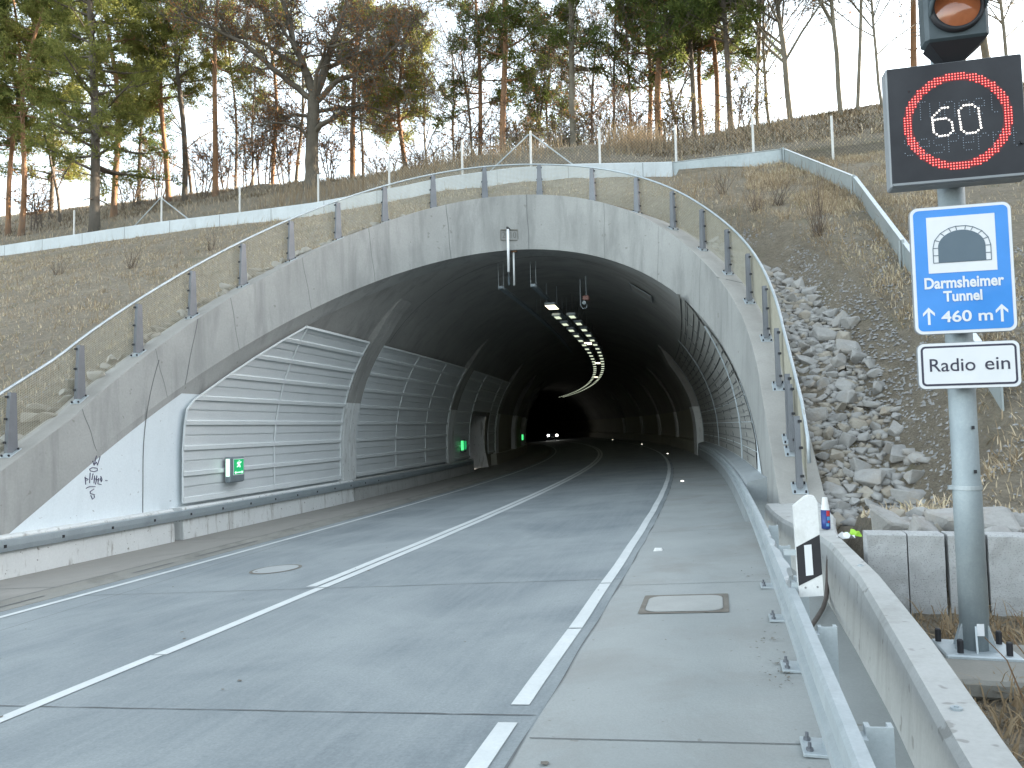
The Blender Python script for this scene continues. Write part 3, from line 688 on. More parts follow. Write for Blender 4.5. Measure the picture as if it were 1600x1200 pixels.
# joints on the collar face
ALO = np.concatenate([[0], np.cumsum(np.linalg.norm(np.diff(FO, axis=0), axis=1))])
def at_al(A, a):
    return np.array([np.interp(a, ALO, A[:, i]) for i in range(3)])
jmat = plain('hairline_joint', (0.13, 0.135, 0.135), 0.9)
def face_joint(a, lean, wd=0.012, v0=0.0, v1=1.0):
    vv = np.linspace(v0, v1, 8); rows = []
    for v in vv:
        aa = a + lean * (1 - v) + 0.01 * math.sin(v * 9 + a)
        r = []
        for da in (-wd, wd):
            p = at_al(FI, aa + da) * (1 - v) + at_al(FO2, aa + da) * v
            tn = at_al(FI, aa + .05) - at_al(FI, aa - .05); nn = np.array([tn[1], -tn[0], 0]); nn /= np.linalg.norm(nn) + 1e-9
            r.append(p + nn * 0.003)
        rows.append(r)
    MB().grid(np.array(rows)).build('joint', jmat, collar)
for a, l, w_ in ((3.5, 0.38, .007), (7.9, 0.25, .006), (10.3, 0.3, .006), (12.6, .2, .006), (15.2, .12, .007), (17.6, 0.05, .008), (20.0, -0.02, .005), (22.3, -.1, .005), (24.7, -.15, .005), (5.55, .35, .005)):
    face_joint(a, l, w_)
face_joint(6.85, -0.42, 0.014)
sj = MB()
for a in (25.9,):
    vv = np.linspace(0, 1, 6)
    rows = [[at_al(FO, a + 0.5 * v + d) * (1 - v) + at_al(OUT, a + 0.5 * v + d) * v + np.array([0, 0, .011]) for d in (-.02, .02)] for v in vv]
    sj.grid(np.array(rows), flip=False)
sj.build('joint', plain('slab_joint', (0.12, 0.12, 0.115), 0.9), slab)
# cast year plate on the crown face
def face_frame(px_, py_, Y):
    d = ray(px_, py_); return CAM + d * (Y / d.y)
yp = MB(); ysz = (0.47, 0.30)
iP = int(np.argmin(np.hypot(FI[:, 0] + 5.80, 0) + (FI[:, 1] < 15) * 9)); pc = FI[iP]
tgt = Vector((tg[iP][0], tg[iP][1], 0)).normalized(); nout = Vector((tgt.y, -tgt.x, 0))
yo = Vector((float(pc[0]), float(pc[1]), 7.02)) + nout * 0.0
plate = bpy.data.objects.new('year_plate', None)
bpy.data.objects.remove(plate)
fr_ = MB()
for (cx_, cz_, sx_, sz_) in ((0, .15, .50, .022), (0, -.15, .46, .012), (-.245, 0, .014, .30), (.245, 0, .010, .26)):
    c = yo + tgt * cx_ + Vector((0, 0, cz_)) + nout * 0.012
    fr_.box(c, (sx_, 0.03, sz_), rot=Matrix.Rotation(math.atan2(tgt.y, tgt.x), 3, 'Z'))
yp_o = fr_.build('year_plate', plain('plate_edge', (0.2, 0.19, 0.165), 0.9), tun)
tx = text_mesh('2010', 'year_digits', plain('digit_concrete', (0.2, 0.195, 0.18), 0.9), yp_o, -0.2, 0.2, -0.09, 0.09, 0, bold=0.0, depth=0.01)
tx.location = yo + nout * 0.012; tx.rotation_euler = (0, 0, math.atan2(tgt.y, tgt.x))

# acoustic wall panels
def arc_profile(side, zl, zh, r=5.5, pitch=0.52):
    pts = []; a = 0.0
    L1 = ZC - zl
    th1 = math.asin((zh - ZC) / r); tot = L1 + r * th1
    st = [0.0]; k = 0
    marks = []
    while k * pitch < tot:
        b = k * pitch
        marks += [(b, 0.0), (b + 0.002, 0.04), (b + 0.085, 0.045), (b + 0.10, 0.0), (b + 0.29, 0.004), (b + 0.293, -0.02), (b + 0.315, -0.02), (b + 0.318, 0.004), (b + 0.512, -0.004), (b + 0.515, -0.025)]
        k += 1
    marks = [m for m in marks if m[0] < tot - 0.01] + [(tot - .005, 0.0), (tot, 0.0)]
    for a, d in marks:
        if a < L1: o, z, nx, nz_ = r, zl + a, 1, 0
        else:
            t = (a - L1) / r; o, z, nx, nz_ = r * math.cos(t), ZC + r * math.sin(t), math.cos(t), math.sin(t)
        o -= nx * d; z -= nz_ * d
        pts.append((CX + side * o, z, a, d))
    return pts
def panel_bay(side, s0, s1, zh=4.05, zl=None, portal_edge=False, seams=(), lab=None, step=0.75):
    if zl is None: zl = (0.14 if side < 0 else 0.70)
    P = arc_profile(side, zl, zh, 5.5 if side < 0 else 5.57)
    if side > 0: P = [(o, z, a, 0.0) for o, z, a, d in P if abs(d) < .03]
    def start(o, z): return max(s0, float(sface(o, z)) + 0.75) if portal_edge and side < 0 else (max(s0, float(sface(o, z)) + 0.35) if portal_edge else s0)
    A = []
    nst = max(2, int((s1 - s0) / step))
    for o, z, a, d in P:
        a0 = start(o, z); s = np.linspace(a0, max(s1, a0 + 0.01), nst)
        zz = z + (SUP * 0)
        A.append(PA(s, o, zz))
    pn = MB().grid(np.array(A), flip=(side < 0)).build('wall_panel', M['panel'] if side < 0 else M['board'], tun)
    if side > 0:
        gp = MB(); r5 = 5.57 - .006; a_ = .2; tot = P[-1][2]; kk = 0
        def bp(a, s):
            L1 = ZC - zl
            o, z = (CX + r5, zl + a) if a < L1 else (CX + r5 * math.cos((a - L1) / 5.57), ZC + r5 * math.sin((a - L1) / 5.57)); return o, z
        while a_ < tot - .05:
            o, z = bp(a_, 0); sA = start(o, z) + (.12 if kk % 2 else .4); sB = s1 - (.0 if kk % 3 else .5)
            if sB - sA > .3:
                for (u0, u1) in ((sA, sA + (sB - sA) * (.42 if kk % 2 else .62)), (sA + (sB - sA) * (.5 if kk % 2 else .66), sB)): gp.tube([pa(s, o, z) for s in np.linspace(u0, u1, 6)], .011, 4)
            a_ += .245; kk += 1
        for sm in [s0 + (s1 - s0) * f for f in ((.55,) if portal_edge else (.3, .62))]:
            seq = [bp(a, sm) for a in np.linspace(.05, tot - .02, 40)]; seq = [pa(sm + .12 * (i % 2), o, z) for i, (o, z) in enumerate(seq) if start(o, z) < sm - .1]
            for i in range(0, len(seq) - 2, 2): gp.tube(seq[i:i + 2], .011, 4)
        gp.build('gaps', M['joint'], pn)
        ed = MB(); sq = [bp(a, 0) for a in np.linspace(0, tot, 40)]; ed.tube([pa(s1, o, z) for o, z in sq], .026, 5); ed.build('edge_strip', M['galv'], pn)
        return pn
    # proud light ribs (their own metal)
    rb = MB(); rows = []
    k = 0
    for i in range(len(P) - 3):
        if P[i + 1][3] > 0.03 and P[i][3] < 0.01 and P[i + 2][3] > 0.03:
            blk = []
            for j in (i, i + 1, i + 2, i + 3):
                o, z, a, d = P[j]; t = max(0, (a - (ZC - zl)) / 5.5)
                e = 0.003
                o -= side * math.cos(t) * e; z -= math.sin(t) * e
                a0 = start(o, z); blk.append(PA(np.linspace(a0, max(s1, a0 + .01), nst), o, z))
            rb.grid(np.array(blk), flip=(side < 0))
    rb.build('rib', M['panel_rib'], pn)
    fr = MB()
    def rim(seq, wd=0.05): fr.tube(seq, wd / 2, 4)
    base = [(o, z) for o, z, a, d in P if abs(d) < 0.01]
    fx = lambda s, o, z, e=0.02: pa(s, o - side * e, z)
    rim([fx(start(o, z), o, z) for o, z in base], 0.045)
    rim([fx(s1, o, z) for o, z in base], 0.045)
    o, z = base[-1]; a0 = start(o, z); rim([fx(s, o, z) for s in np.linspace(a0, s1, 8)], 0.08)
    o, z = base[0]; rim([fx(s, o, z) for s in np.linspace(s0, s1, 8)], 0.06)
    for sm in seams: rim([fx(sm, o, z, 0.035) for o, z in base if start(o, z) < sm], 0.035)
    fr.build('frame', M['panel_rib'], pn)
    return pn
panel_bay(-1, 13.55, 20.85, portal_edge=True, seams=(17.05,))
panel_bay(-1, 21.95, 32.0, seams=(25.4, 28.8))
panel_bay(-1, 33.3, 36.45)
panel_bay(-1, 36.5, 41.4, zl=ZW + 0.05)
panel_bay(-1, 41.4, 43.8)
panel_bay(1, 13.9, 18.2, portal_edge=True, seams=(16.1,), zh=3.75)
panel_bay(1, 18.55, 29.0, seams=(22.0, 25.5), zh=4.6)
panel_bay(1, 29.4, 37.4, seams=(33.4,), zh=4.6)
# pilasters between the bays (white below, bare concrete above)
def pilaster(side, s0, s1, proud=0.16, ztop=5.3):
    for nm, mt, zlo, zhi in (('pilaster_base', M['white_dirty'], -0.0, ZW), ('pilaster', M['vault'], ZW, ztop)):
        zs = np.linspace(zlo, zhi, 10); rows = []
        for z in zs:
            rr = RI - proud * float(smoothstep(ztop + .1, ztop - 1.1, z))
            o = CX + side * (rr if z <= ZC else math.sqrt(max(0.01, rr ** 2 - (z - ZC) ** 2)))
            ob = CX + side * (RI + .1 if z <= ZC else math.sqrt(max(0.01, (RI + .1) ** 2 - (z - ZC) ** 2)))
            rows.append([pa(s0, ob, z), pa(s0, o, z), pa((s0 + s1) / 2 - .02, o, z), pa((s0 + s1) / 2, o + side * .05, z), pa((s0 + s1) / 2 + .02, o, z), pa(s1, o, z), pa(s1, ob, z)])
        MB().sweep(rows).build(nm, mt, tun)
for s0, s1 in ((20.95, 21.85), (32.1, 33.2), (43.9, 45.0)): pilaster(-1, s0, s1)
for s0 in (53.0, 63.5, 74.0): pilaster(-1, s0, s0 + 1.2, 0.25)
pilaster(1, 37.5, 39.5, 0.35)
for s0 in (52.0, 62.5, 73.0, 84.0): pilaster(1, s0, s0 + 1.0, 0.12)
# ring joints and cable runs on the vault
rj = MB()
for s in (22.5, 33.0, 43.5):
    A = [];
    for t in np.linspace(R_(35), R_(145), 60):
        rr = RI - 0.002
        o, z = CX + rr * math.cos(t), ZC + rr * math.sin(t)
        if s > sface(o, z) + .3: A.append([PA(s, o, z), PA(s + .03, o, z)])
    rj.grid(np.array(A), flip=False)
rj.build('joint', M['joint'], tun)
# scribble on the white wall
gx = MB()
def wallp(px_, py_):
    lo, hi = 5.0, 25.0; d = ray(px_, py_)
    for _ in range(50):
        k_ = (lo + hi) / 2; q_ = CAM + d * k_
        i_ = int(np.argmin((_X - q_.x) ** 2 + (_Y - q_.y) ** 2)); o_ = (q_.x - _X[i_]) * math.cos(_th[i_]) + (q_.y - _Y[i_]) * math.sin(_th[i_])
        r_ = abs(o_ - CX) if q_.z < ZC else math.hypot(o_ - CX, q_.z - ZC)
        if r_ < RI - 0.018: lo = k_
        else: hi = k_
    return CAM + d * lo
for st in ([(145, 720), (147, 727), (151, 712)], [(147.5, 726), (151, 722), (152.5, 727), (156.5, 713)], [(140, 733), (144, 730.5), (152, 731.5), (152.5, 735), (147, 737), (141, 735.5), (140, 733)],
           [(133, 745), (134, 757)], [(134, 747), (138, 749), (134, 752)], [(141, 739), (140, 755)], [(145.5, 740), (143.5, 750)], [(147, 748), (156, 750)], [(148, 743), (147, 755)], [(151.5, 743), (149.5, 757)], [(154, 747), (153, 756), (158.5, 757)],
           [(157.5, 744), (159.5, 749), (158.5, 753), (156.5, 747)], [(134.5, 763), (140, 760), (149, 760.5)], [(147, 764), (141, 768), (141, 771), (148, 773)], [(142, 774), (144.5, 780), (148, 777), (147, 774)], [(165, 750.5), (168, 751)]):
    P_ = [wallp(*q_) for q_ in st]
    gx.tube(P_, 0.0075, 4)
gx.build('scribble', M['ink'], tun)
rebase(tun, pa(14.0, CX, -0.3))

# rub rail on the left wall, one strip
def rail_bolts(mb, s, o, z, ny):
    mb.box(pt(s, o, z), (0.012, 0.045, 0.045), rot=Matrix.Rotation(float(at(s)[2]), 3, 'Z'))
t = thing('wall_rail', 'grey steel rub rail bolted along the left wall, dark bolt holes in it', 'rail')
ss = np.arange(5.5, 36.3, 0.5); rows = []
for s in ss: rows.append([pt(s, -10.20, .44), pt(s, -10.13, .455), pt(s, -10.12, .53), pt(s, -10.13, .615), pt(s, -10.20, .63)])
MB().sweep(rows).build('rail', mottled('wall_rail_steel', (0.30, 0.345, 0.365), (0.36, 0.40, 0.42), 0.8, 0.55, 0.08, 40, (0.22, 0.25, 0.265), 0.5, (1.5, 1.5, 1.5), metal=0.3), t)
for s in np.arange(7.0, 24, 1.07):
    b_ = MB(); rail_bolts(b_, s, -10.121, 0.535, 0); b_.build('bolt', M['black'], t)
rebase(t, pt(6, -10.2, .4))

# ------------------------------------------------------------------ railing on the collar
rl = thing('railing', 'grey steel railing with wire mesh infill following the top of the portal arch', 'railing')
DM = 0.33; MIDP = off(FO, np.minimum(DM, SLABW * .55)); MESHP = off(FO, np.minimum(DM, SLABW * .55) + 0.10)
AL = np.concatenate([[0], np.cumsum(np.linalg.norm(np.diff(off(FO, DM), axis=0), axis=1))])
def rail_at(A, a): return np.array([np.interp(a, AL, A[:, i]) for i in range(3)])
def nr_at(a): v = np.array([np.interp(a, AL, NR[:, i]) for i in range(2)]); return v / np.linalg.norm(v)
AP = [0.55] + [2.15 + 1.625 * k_ for k_ in range(20)]
AP = [a for a in AP if a < 33.3] + [33.35, 34.25]
HR = 1.02; farb = MB()
for a in AP:
    p = Vector(rail_at(MIDP, a)); n2 = nr_at(a); ang = math.atan2(n2[1], n2[0]) - math.pi / 2
    sl_ = (rail_at(MIDP, a + .1) - rail_at(MIDP, a - .1)); slope = math.atan2(sl_[2], math.hypot(sl_[0], sl_[1]))
    Rz = Matrix.Rotation(ang, 3, 'Z'); e1 = Rz @ Vector((1, 0, 0)); e2 = Rz @ Vector((0, 1, 0))   # e1 along the arch, e2 outwards
    q_ = MB(); hgt = HR - 0.05
    # tapered web facing the front plus two flanges
    wb, wt, dp = 0.15, 0.086, 0.07
    def ringp(z, hw): return [p + e1 * -hw + e2 * -.035 + Vector((0, 0, z)), p + e1 * hw + e2 * -.035 + Vector((0, 0, z)), p + e1 * hw + e2 * .035 + Vector((0, 0, z)), p + e1 * (hw - .014) + e2 * .035 + Vector((0, 0, z)), p + e1 * (hw - .014) + e2 * -.021 + Vector((0, 0, z)), p + e1 * (-hw + .014) + e2 * -.021 + Vector((0, 0, z)), p + e1 * (-hw + .014) + e2 * .035 + Vector((0, 0, z)), p + e1 * -hw + e2 * .035 + Vector((0, 0, z))]
    q_.sweep([ringp(0.02, wb / 2 + .02), ringp(hgt, wt / 2 + .01)])
    po = q_.build('post', M['post'], rl)
    b_ = MB(); Rp = Rz @ Matrix.Rotation(-slope, 3, 'Y')
    b_.bbox(p + Vector((0, 0, 0.012)), (0.26, 0.20, 0.02), 0.004, rot=Rp); b_.build('base_plate', M['galv'], po)
    def clampb(sg, zz, mb): return mb.box(p + e1 * (sg * (.098 - .035 * zz)) + e2 * 0.03 + Vector((0, 0, zz)), (0.022, 0.05, 0.035), rot=Rz)
    def plateb(dx, dy, mb): return mb.box(p + Rp @ Vector((dx, dy, 0.035)), (0.022, 0.022, 0.03), rot=Rp)
    far_one = a < 24.0
    for zz in (0.18, 0.55, 0.9):
        for sg in (-1, 1):
            if far_one: clampb(sg, zz, farb)
            else: clampb(sg, zz, MB()).build('clamp', M['black'], po)
    for dx in (-.1, .1):
        for dy in (-.07, .07):
            if far_one: plateb(dx, dy, farb)
            else: plateb(dx, dy, MB()).build('bolt', M['black'], po)
fb_ = farb.build('bolts', M['black'], rl); fb_['kind'] = 'stuff'
av = np.arange(0.0, 34.3, 0.35)
hp = [Vector(rail_at(MESHP, a)) + Vector((0, 0, HR)) for a in av]
hp.append(Vector(rail_at(MESHP, 34.55)) + Vector((0, 0, HR - .18))); hp.append(Vector(rail_at(MESHP, 34.62)) + Vector((0, 0, 0.55)))
MB().tube(hp, 0.024, 8).build('handrail', M['galv'], rl, smooth=True)
AB = [0.0] + AP
for k_ in range(len(AB) - 1):
    a0, a1 = AB[k_] + 0.03, AB[k_ + 1] - 0.03
    if a1 - a0 < 0.2: continue
    n_ = max(4, int((a1 - a0) / 0.039)); aa = np.linspace(a0, a1, n_)
    B0 = np.array([rail_at(MESHP, a) for a in aa]); TT = np.array([rail_at(MESHP, a + .02) - rail_at(MESHP, a - .02) for a in aa]); TT /= np.linalg.norm(TT, axis=1)[:, None]
    NN = np.array([[*nr_at(a), 0] for a in aa]); Vv = []; Ff = []
    def ribbon(P0, P1, wv):
        i0 = len(Vv); Vv.extend([P0 - wv, P0 + wv, P1 + wv, P1 - wv]); Ff.append((i0, i0 + 1, i0 + 2, i0 + 3))
    hw = 0.0043
    up = np.array([0, 0, 1.0])
    for i in range(n_):
        ribbon(B0[i] + up * .06, B0[i] + up * (HR - .02), TT[i] * hw); ribbon(B0[i] + up * .06, B0[i] + up * (HR - .02), NN[i] * hw)
    for z_ in np.arange(0.06, HR - .01, 0.039):
        for i in range(n_ - 1):
            ribbon(B0[i] + up * z_, B0[i + 1] + up * z_, up * hw)
            if i % 2 == 0: ribbon(B0[i] + up * z_, B0[min(i + 2, n_ - 1)] + up * z_, NN[i] * hw)
    raw_mesh('mesh_panel', np.array(Vv), np.array(Ff), M['wire'], rl)
rebase(rl, rail_at(MIDP, 17.0))

# ------------------------------------------------------------------ concrete parapet running from the portal to the right foreground
WL_ = [(10.75, .545, .40), (9.9, .56, .40), (9.0, .60, .41), (8.2, .67, .43), (7.4, .77, .45), (6.8, .80, .46), (5.4, .79, .46), (4.15, .765, .37), (2.9, .71, .33), (1.0, .65, .30), (-4, .60, .30)]
WR_ = [(10.75, 1.2), (9.9, 1.2), (9.0, 1.16), (8.3, 1.06), (7.4, .96), (6.7, .945), (5.4, .94), (4.3, .96), (2.97, .90), (1.0, .84), (-4, .79)]
def parapet(name, i0, i1, label):
    L = np.array(WL_); Rr = np.array(WR_)
    tq = np.linspace(i0, i1, 40); ix = np.arange(len(L)); rows = []
    for q_ in tq:
        sl_, ol, zl = [np.interp(q_, ix, L[:, j]) for j in range(3)]; sr, orr = [np.interp(q_, ix, Rr[:, j]) for j in range(2)]
        rows.append([pt(sl_, ol - .05, -.3), pt(sl_, ol, zl - .035), pt(sl_, ol + .022, zl), pt(sr, orr - .02, zl), pt(sr, orr, zl - .03), pt(sr, orr + .02, -.3)])
    o = MB().sweep(rows).build(name, M['conc_wing'])
    return tag(o, label, 'parapet wall')
parapet('parapet_wall', 0, 4.93, 'wide concrete wing wall tapering away from the foot of the right portal leg')
parapet('parapet_wall', 4.96, 10, 'long low concrete parapet wall running into the bottom right corner of the photo')
for k_, (s, o, lb) in enumerate(((5.75, .87, 'small metal survey disc on the parapet top, the one farther from the camera'), (3.35, .815, 'small metal survey disc on the parapet top close to the camera'))):
    zt = .46 if k_ == 0 else .345
    b_ = MB(); c_ = pt(s, o, zt); b_.tube([c_ + Vector((0, 0, -.01)), c_ + Vector((0, 0, .006))], 0.022, 14); b_.tube([c_, c_ + Vector((0, 0, .012))], 0.009, 10)
    o_ = b_.build('survey_disc', M['galv']); tag(o_, lb, 'disc')
# brown cable pipe in the parapet joint
pp = [(1305, 852), (1297, 853), (1295.5, 860), (1294, 880), (1293, 910), (1291, 935), (1286, 950), (1277, 965), (1270, 975), (1262, 990)]
P_ = []
for i, (x_, y_) in enumerate(pp):
    s_ = (6.95, 6.93, 6.9, 6.85, 6.8, 6.6, 6.35, 6.0, 5.75, 5.5)[i]
    d_ = ray(x_, y_); P_.append(CAM + d_ * (float(at(s_)[1]) / d_.y))
o_ = MB().tube(P_, 0.017, 8).build('cable_pipe', M['pipe'], smooth=True); tag(o_, 'brown cable pipe bending down the face of the parapet joint', 'pipe')

# ------------------------------------------------------------------ right guard rail
gr = thing('guard_rail', 'galvanised guard rail along the right shoulder, its upper edge dented near the marker post', 'guard rail')
def rail_off(s): return 0.30 if s < 11 else 0.30
rows = []; ss = np.concatenate([np.arange(-3, 4.4, .4), np.arange(4.4, 7.2, .1), np.arange(7.2, 36, .4)])
for s in ss:
    dn = 0.03 * math.exp(-((s - 5.5) / .35) ** 2) - 0.025 * math.exp(-((s - 4.9) / .22) ** 2) + (0.012 * math.sin(s * 13) if 4.6 < s < 6.6 else 0)
    o0 = 0.30; zt = 0.56 - abs(dn) * .8
    prof_ = [(0.345, .325), (0.30, .335), (0.296, .40), (0.335, .425), (0.335, .46), (0.296, .485), (0.298, .55), (0.312, .563), (0.352 + dn, zt), (0.365 + dn, zt - .05), (.355, .5), (.352, .335)]
    rows.append([pt(s, o, z) for o, z in prof_])
MB().sweep(rows).build('rail', M['galv'], gr)
for k_, s in enumerate((-1.0, 0.2, 1.4, 2.6, 3.8, 5.0, 6.2, 7.4)):
    th_ = float(at(s)[2]); Rz = Matrix.Rotation(th_, 3, 'Z'); q_ = MB()
    def cring(z): return [pt(s, o, 0) + Vector((0, 0, z)) + Rz @ Vector((0, y, 0)) for o, y in ((.378, .0), (.458, .0), (.458, .045), (.443, .045), (.443, .008), (.393, .008), (.393, .045), (.378, .045))]
    q_.sweep([cring(-.02), cring(.545)]); po = q_.build('post', M['galv'], gr)
    b_ = MB(); b_.bbox(pt(s, .395, .008), (.22, .2, .016), .003, rot=Rz); b_.build('base_plate', M['galv'], po)
    for dx, dy in ((-.08, -.06), (-.08, .06), (.08, -.06), (.08, .06)):
        c_ = pt(s, .395, .016) + Rz @ Vector((dx, dy, 0)); MB().tube([c_, c_ + Vector((0, 0, .012)), c_ + Vector((0, 0, .0121)), c_ + Vector((0, 0, .035))], [.016, .016, .008, .008], 8).build('bolt', M['boltsteel'], po)
    b_ = MB(); b_.box(pt(s, .371, .45), (.02, .07, .14), rot=Rz); b_.build('bracket', M['galv'], po)
rebase(gr, pt(3.8, .4, 0))

# marker post on the guard rail
dl = thing('delineator_post', 'white roadside marker post with slanted black band and reflector, behind the guard rail', 'marker post')
dy0 = 4.62
def onY(x, y, Y): d_ = ray(x, y); return CAM + d_ * (Y / d_.y)
p0 = onY(1268, 932, dy0); pk = onY(1257.5, 775, dy0)
ax = (onY(1287, 931, dy0) - onY(1249, 933, dy0)); wdt = ax.length; ax.normalize(); az = (pk - p0); hgt = az.length; az.normalize(); ay = ax.cross(az) * -1
hw = wdt / 2
pol = [(-hw, 0), (hw, 0), (hw, hgt * .93), (hw * .8, hgt * .985), (hw * .35, hgt * 1.0), (0, hgt * .985), (-hw, hgt * .90)]
MB().prism(pol, p0, ax, az, -ay * -1, 0.09).build('body', M['plastic'], dl)
fro = p0 - ay * 0.003
MB().prism([(-hw * .995, .062), (hw * .995, .118), (hw * .995, .335), (-hw * .995, .275)], fro, ax, az, ay, 0.003).build('band', M['black'], dl)
MB().prism([(-hw * .34, .115), (hw * .27, .118), (hw * .27, .285), (-hw * .34, .283)], fro - ay * .003, ax, az, ay, 0.004).build('reflector', M['signwhite'], dl)
b_ = MB()
for x_ in (-.028, .035): b_.tube([fro + ax * x_ + az * .05, fro + ax * x_ + az * .05 + ay * .006], .006, 8)
b_.build('rivets', plain('rivet', (.25, .25, .25), .5), dl)
MB().box(p0 + az * .24 + ax * (-hw - .02) + ay * .05, (.09, .03, .03)).build('bracket', M['galv'], dl); MB().box(p0 + az * .05 + ax * (-hw + .0) + ay * .05, (.07, .03, .04)).build('bracket', M['galv'], dl)
rebase(dl, p0)

# spray can and litter on the wing wall
sc = pt(7.72, .90, .452); t = thing('spray_can', 'blue and red spray can standing on the concrete wing wall', 'spray can', tuple(sc))
b_ = MB(); b_.tube([(0, 0, 0), (0, 0, .008), (0, 0, .175)], [.037, .04, .04], 16); b_.build('can', plain('can_blue', (.03, .06, .24), .35, .2, var=.3, vscale=18), t, smooth=True)
b_ = MB(); b_.tube([(0, 0, .175), (0, 0, .19), (0, 0, .290), (0, 0, .206)], [.04, .036, .022, .018], 16); b_.tube([(0, 0, .290), (0, 0, .235)], [.016, .014], 12); b_.build('cap', M['plastic'], t)
lb_ = MB()
def canpatch(mb, a0, a1, z0, z1, r=.0412):
    aa = np.linspace(a0, a1, 6); mb.grid(np.array([[(r * math.sin(a), -r * math.cos(a), z0), (r * math.sin(a), -r * math.cos(a), z1)] for a in aa]), flip=True)
canpatch(lb_, .1, 1.0, .12, .17); canpatch(lb_, .35, .8, .06, .078); lb_.build('label', plain('can_red', (.6, .05, .06), .4), t)
lb_ = MB(); canpatch(lb_, .2, 1.1, .082, .115); canpatch(lb_, .0, .7, .028, .055); lb_.build('label', plain('can_lightblue', (.12, .35, .62), .4), t)
def crumple(name, c, sx, sy, mat, label, cat, seed):
    r = random.Random(seed); g = []
    for i in range(6):
        g.append([(c.x + sx * (i / 5 - .5) + r.uniform(-.01, .01), c.y + sy * (j / 4 - .5) + r.uniform(-.01, .01), c.z + r.uniform(0, .05) * (1 + .5 * math.sin(i * 1.7 + j))) for j in range(5)])
    o = MB().grid(np.array(g)).build(name, mat); tag(o, label, cat)
cpos = hit_ground(1318, 836, 5) or pt(7.0, 1.1, .3)
crumple('paper_scrap', onY(1322, 842, 7.15), .13, .10, M['signwhite'], 'crumpled white paper scrap on the stones beside the wing wall', 'litter', 1)
crumple('plastic_scrap', onY(1334, 840, 7.25), .12, .07, plain('lime_plastic', (.35, .62, .05), .5), 'lime green plastic scrap lying next to the white paper', 'litter', 2)

# ------------------------------------------------------------------ sign pole and signs
PX, PY, PZ = 1.372, 5.22, 0.125
t = thing('sign_pole', 'round galvanised steel pole with gusseted foot carrying the signs', 'pole', (PX, PY, PZ))
MB().tube([(0, 0, 0), (0, 0, 1.0), (0, 0, 1.012), (0, 0, 4.35)], [.078, .078, .074, .074], 24).build('mast', M['mast'], t, smooth=True)
for k_ in range(6):
    b_ = MB(); a = R_(60 * k_ + 20); d_ = Vector((math.cos(a), math.sin(a), 0)); n_ = Vector((-d_.y, d_.x, 0))
    b_.prism([(.07, .012), (.125, .012), (.122, .03), (.080, .16), (.07, .16)], n_ * -.005, d_, Vector((0, 0, 1)), n_, .01)
    b_.build('gusset', M['galv'], t)
MB().bbox((0, 0, .0), (.40, .36, .03), .008).build('base_plate', M['galv'], t)
for x_, y_ in ((-.17, .12), (-.11, -.12), (.14, -.13), (.16, .12)):
    MB().tube([(x_, y_, .012), (x_, y_, .085), (x_, y_, .092)], [.017, .017, .013], 12).build('bolt_cap', M['black'], t)
b_ = MB(); A = np.array([[(.0795 * math.sin(a), -.0795 * math.cos(a), .105), (.0795 * math.sin(a), -.0795 * math.cos(a), .175)] for a in np.linspace(-.1, .42, 6)]); b_.grid(A, flip=True); b_.build('sticker', M['signwhite'], t)
b_ = MB()
for zz in (.95,): b_.tube([(0, 0, zz), (0, 0, zz + .025)], .082, 24)
b_.box((-.085, 0, .962), (.03, .03, .025)); b_.build('band_clamp', M['galv'], t)
b_ = MB()
for zz in (1.32, 1.06): b_.box((.03, -.075, zz), (.014, .012, .02))
b_.build('bolts', M['black'], t)
f_ = MB().bbox((1.45, 5.04, .07), (.80, .80, .10), .02).build('pole_foundation', M['gutter']); tag(f_, 'pale concrete foundation block under the sign pole', 'foundation')

SGR = 0.03
Xv = Vector((math.cos(SGR), math.sin(SGR), 0))
def sign_root(name, label, cat, xc, zc, Y):
    return thing(name, label, cat, (xc, Y, zc), SGR)
def rpoly(w_, h_, r, n=6):
    P = []
    for cx_, cz_, a0 in ((w_ / 2 - r, h_ / 2 - r, 0), (-w_ / 2 + r, h_ / 2 - r, 90), (-w_ / 2 + r, -h_ / 2 + r, 180), (w_ / 2 - r, -h_ / 2 + r, 270)):
        for k_ in range(n + 1): a = R_(a0 + 90 * k_ / n); P.append((cx_ + r * math.cos(a), cz_ + r * math.sin(a)))
    return P
X3, Z3, Y3 = Vector((1, 0, 0)), Vector((0, 0, 1)), Vector((0, 1, 0))
def flat(name, poly, y, mat, parent, d=.001): return MB().prism(poly, (0, y, 0), X3, Z3, Y3, d).build(name, mat, parent)
# blue tunnel sign
W_, H_ = .545, .765
t = sign_root('tunnel_sign', 'blue tunnel sign with white border, arch pictogram and the words Darmsheimer Tunnel', 'sign', 1.371, 2.383, 5.07)
MB().prism(rpoly(W_, H_, .045), (0, 0, 0), X3, Z3, Y3, .022).build('plate', M['ledcase'], t)
flat('border', rpoly(W_ - .006, H_ - .006, .043), -.002, M['signwhite'], t, .002)
flat('field', rpoly(W_ - .040, H_ - .040, .030), -.004, M['blue'], t, .002)
def UVs(u, v): return ((u - .5) * W_, (.5 - v) * H_)
def rectp(u0, u1, v0, v1): return [UVs(u0, v1), UVs(u1, v1), UVs(u1, v0), UVs(u0, v0)]
flat('pictogram', rectp(.165, .835, .085, .525), -.006, M['signwhite'], t, .002)
cx_, zb = 0.0, UVs(0, .445)[1]; zs_ = UVs(0, .33)[1]; Rr_ = .5 * .565 * W_
zt_ = UVs(0, .165)[1]; ey = (zt_ - zs_) / Rr_
def arch(r, ky): return [(-r, zb)] + [(-r * math.cos(R_(a)), zs_ + r * ky * math.sin(R_(a))) for a in np.linspace(0, 180, 28)] + [(r, zb)]
ri = Rr_ * .82
flat('opening', arch(ri, ey * .98), -.0085, M['signdark'], t, .0025)
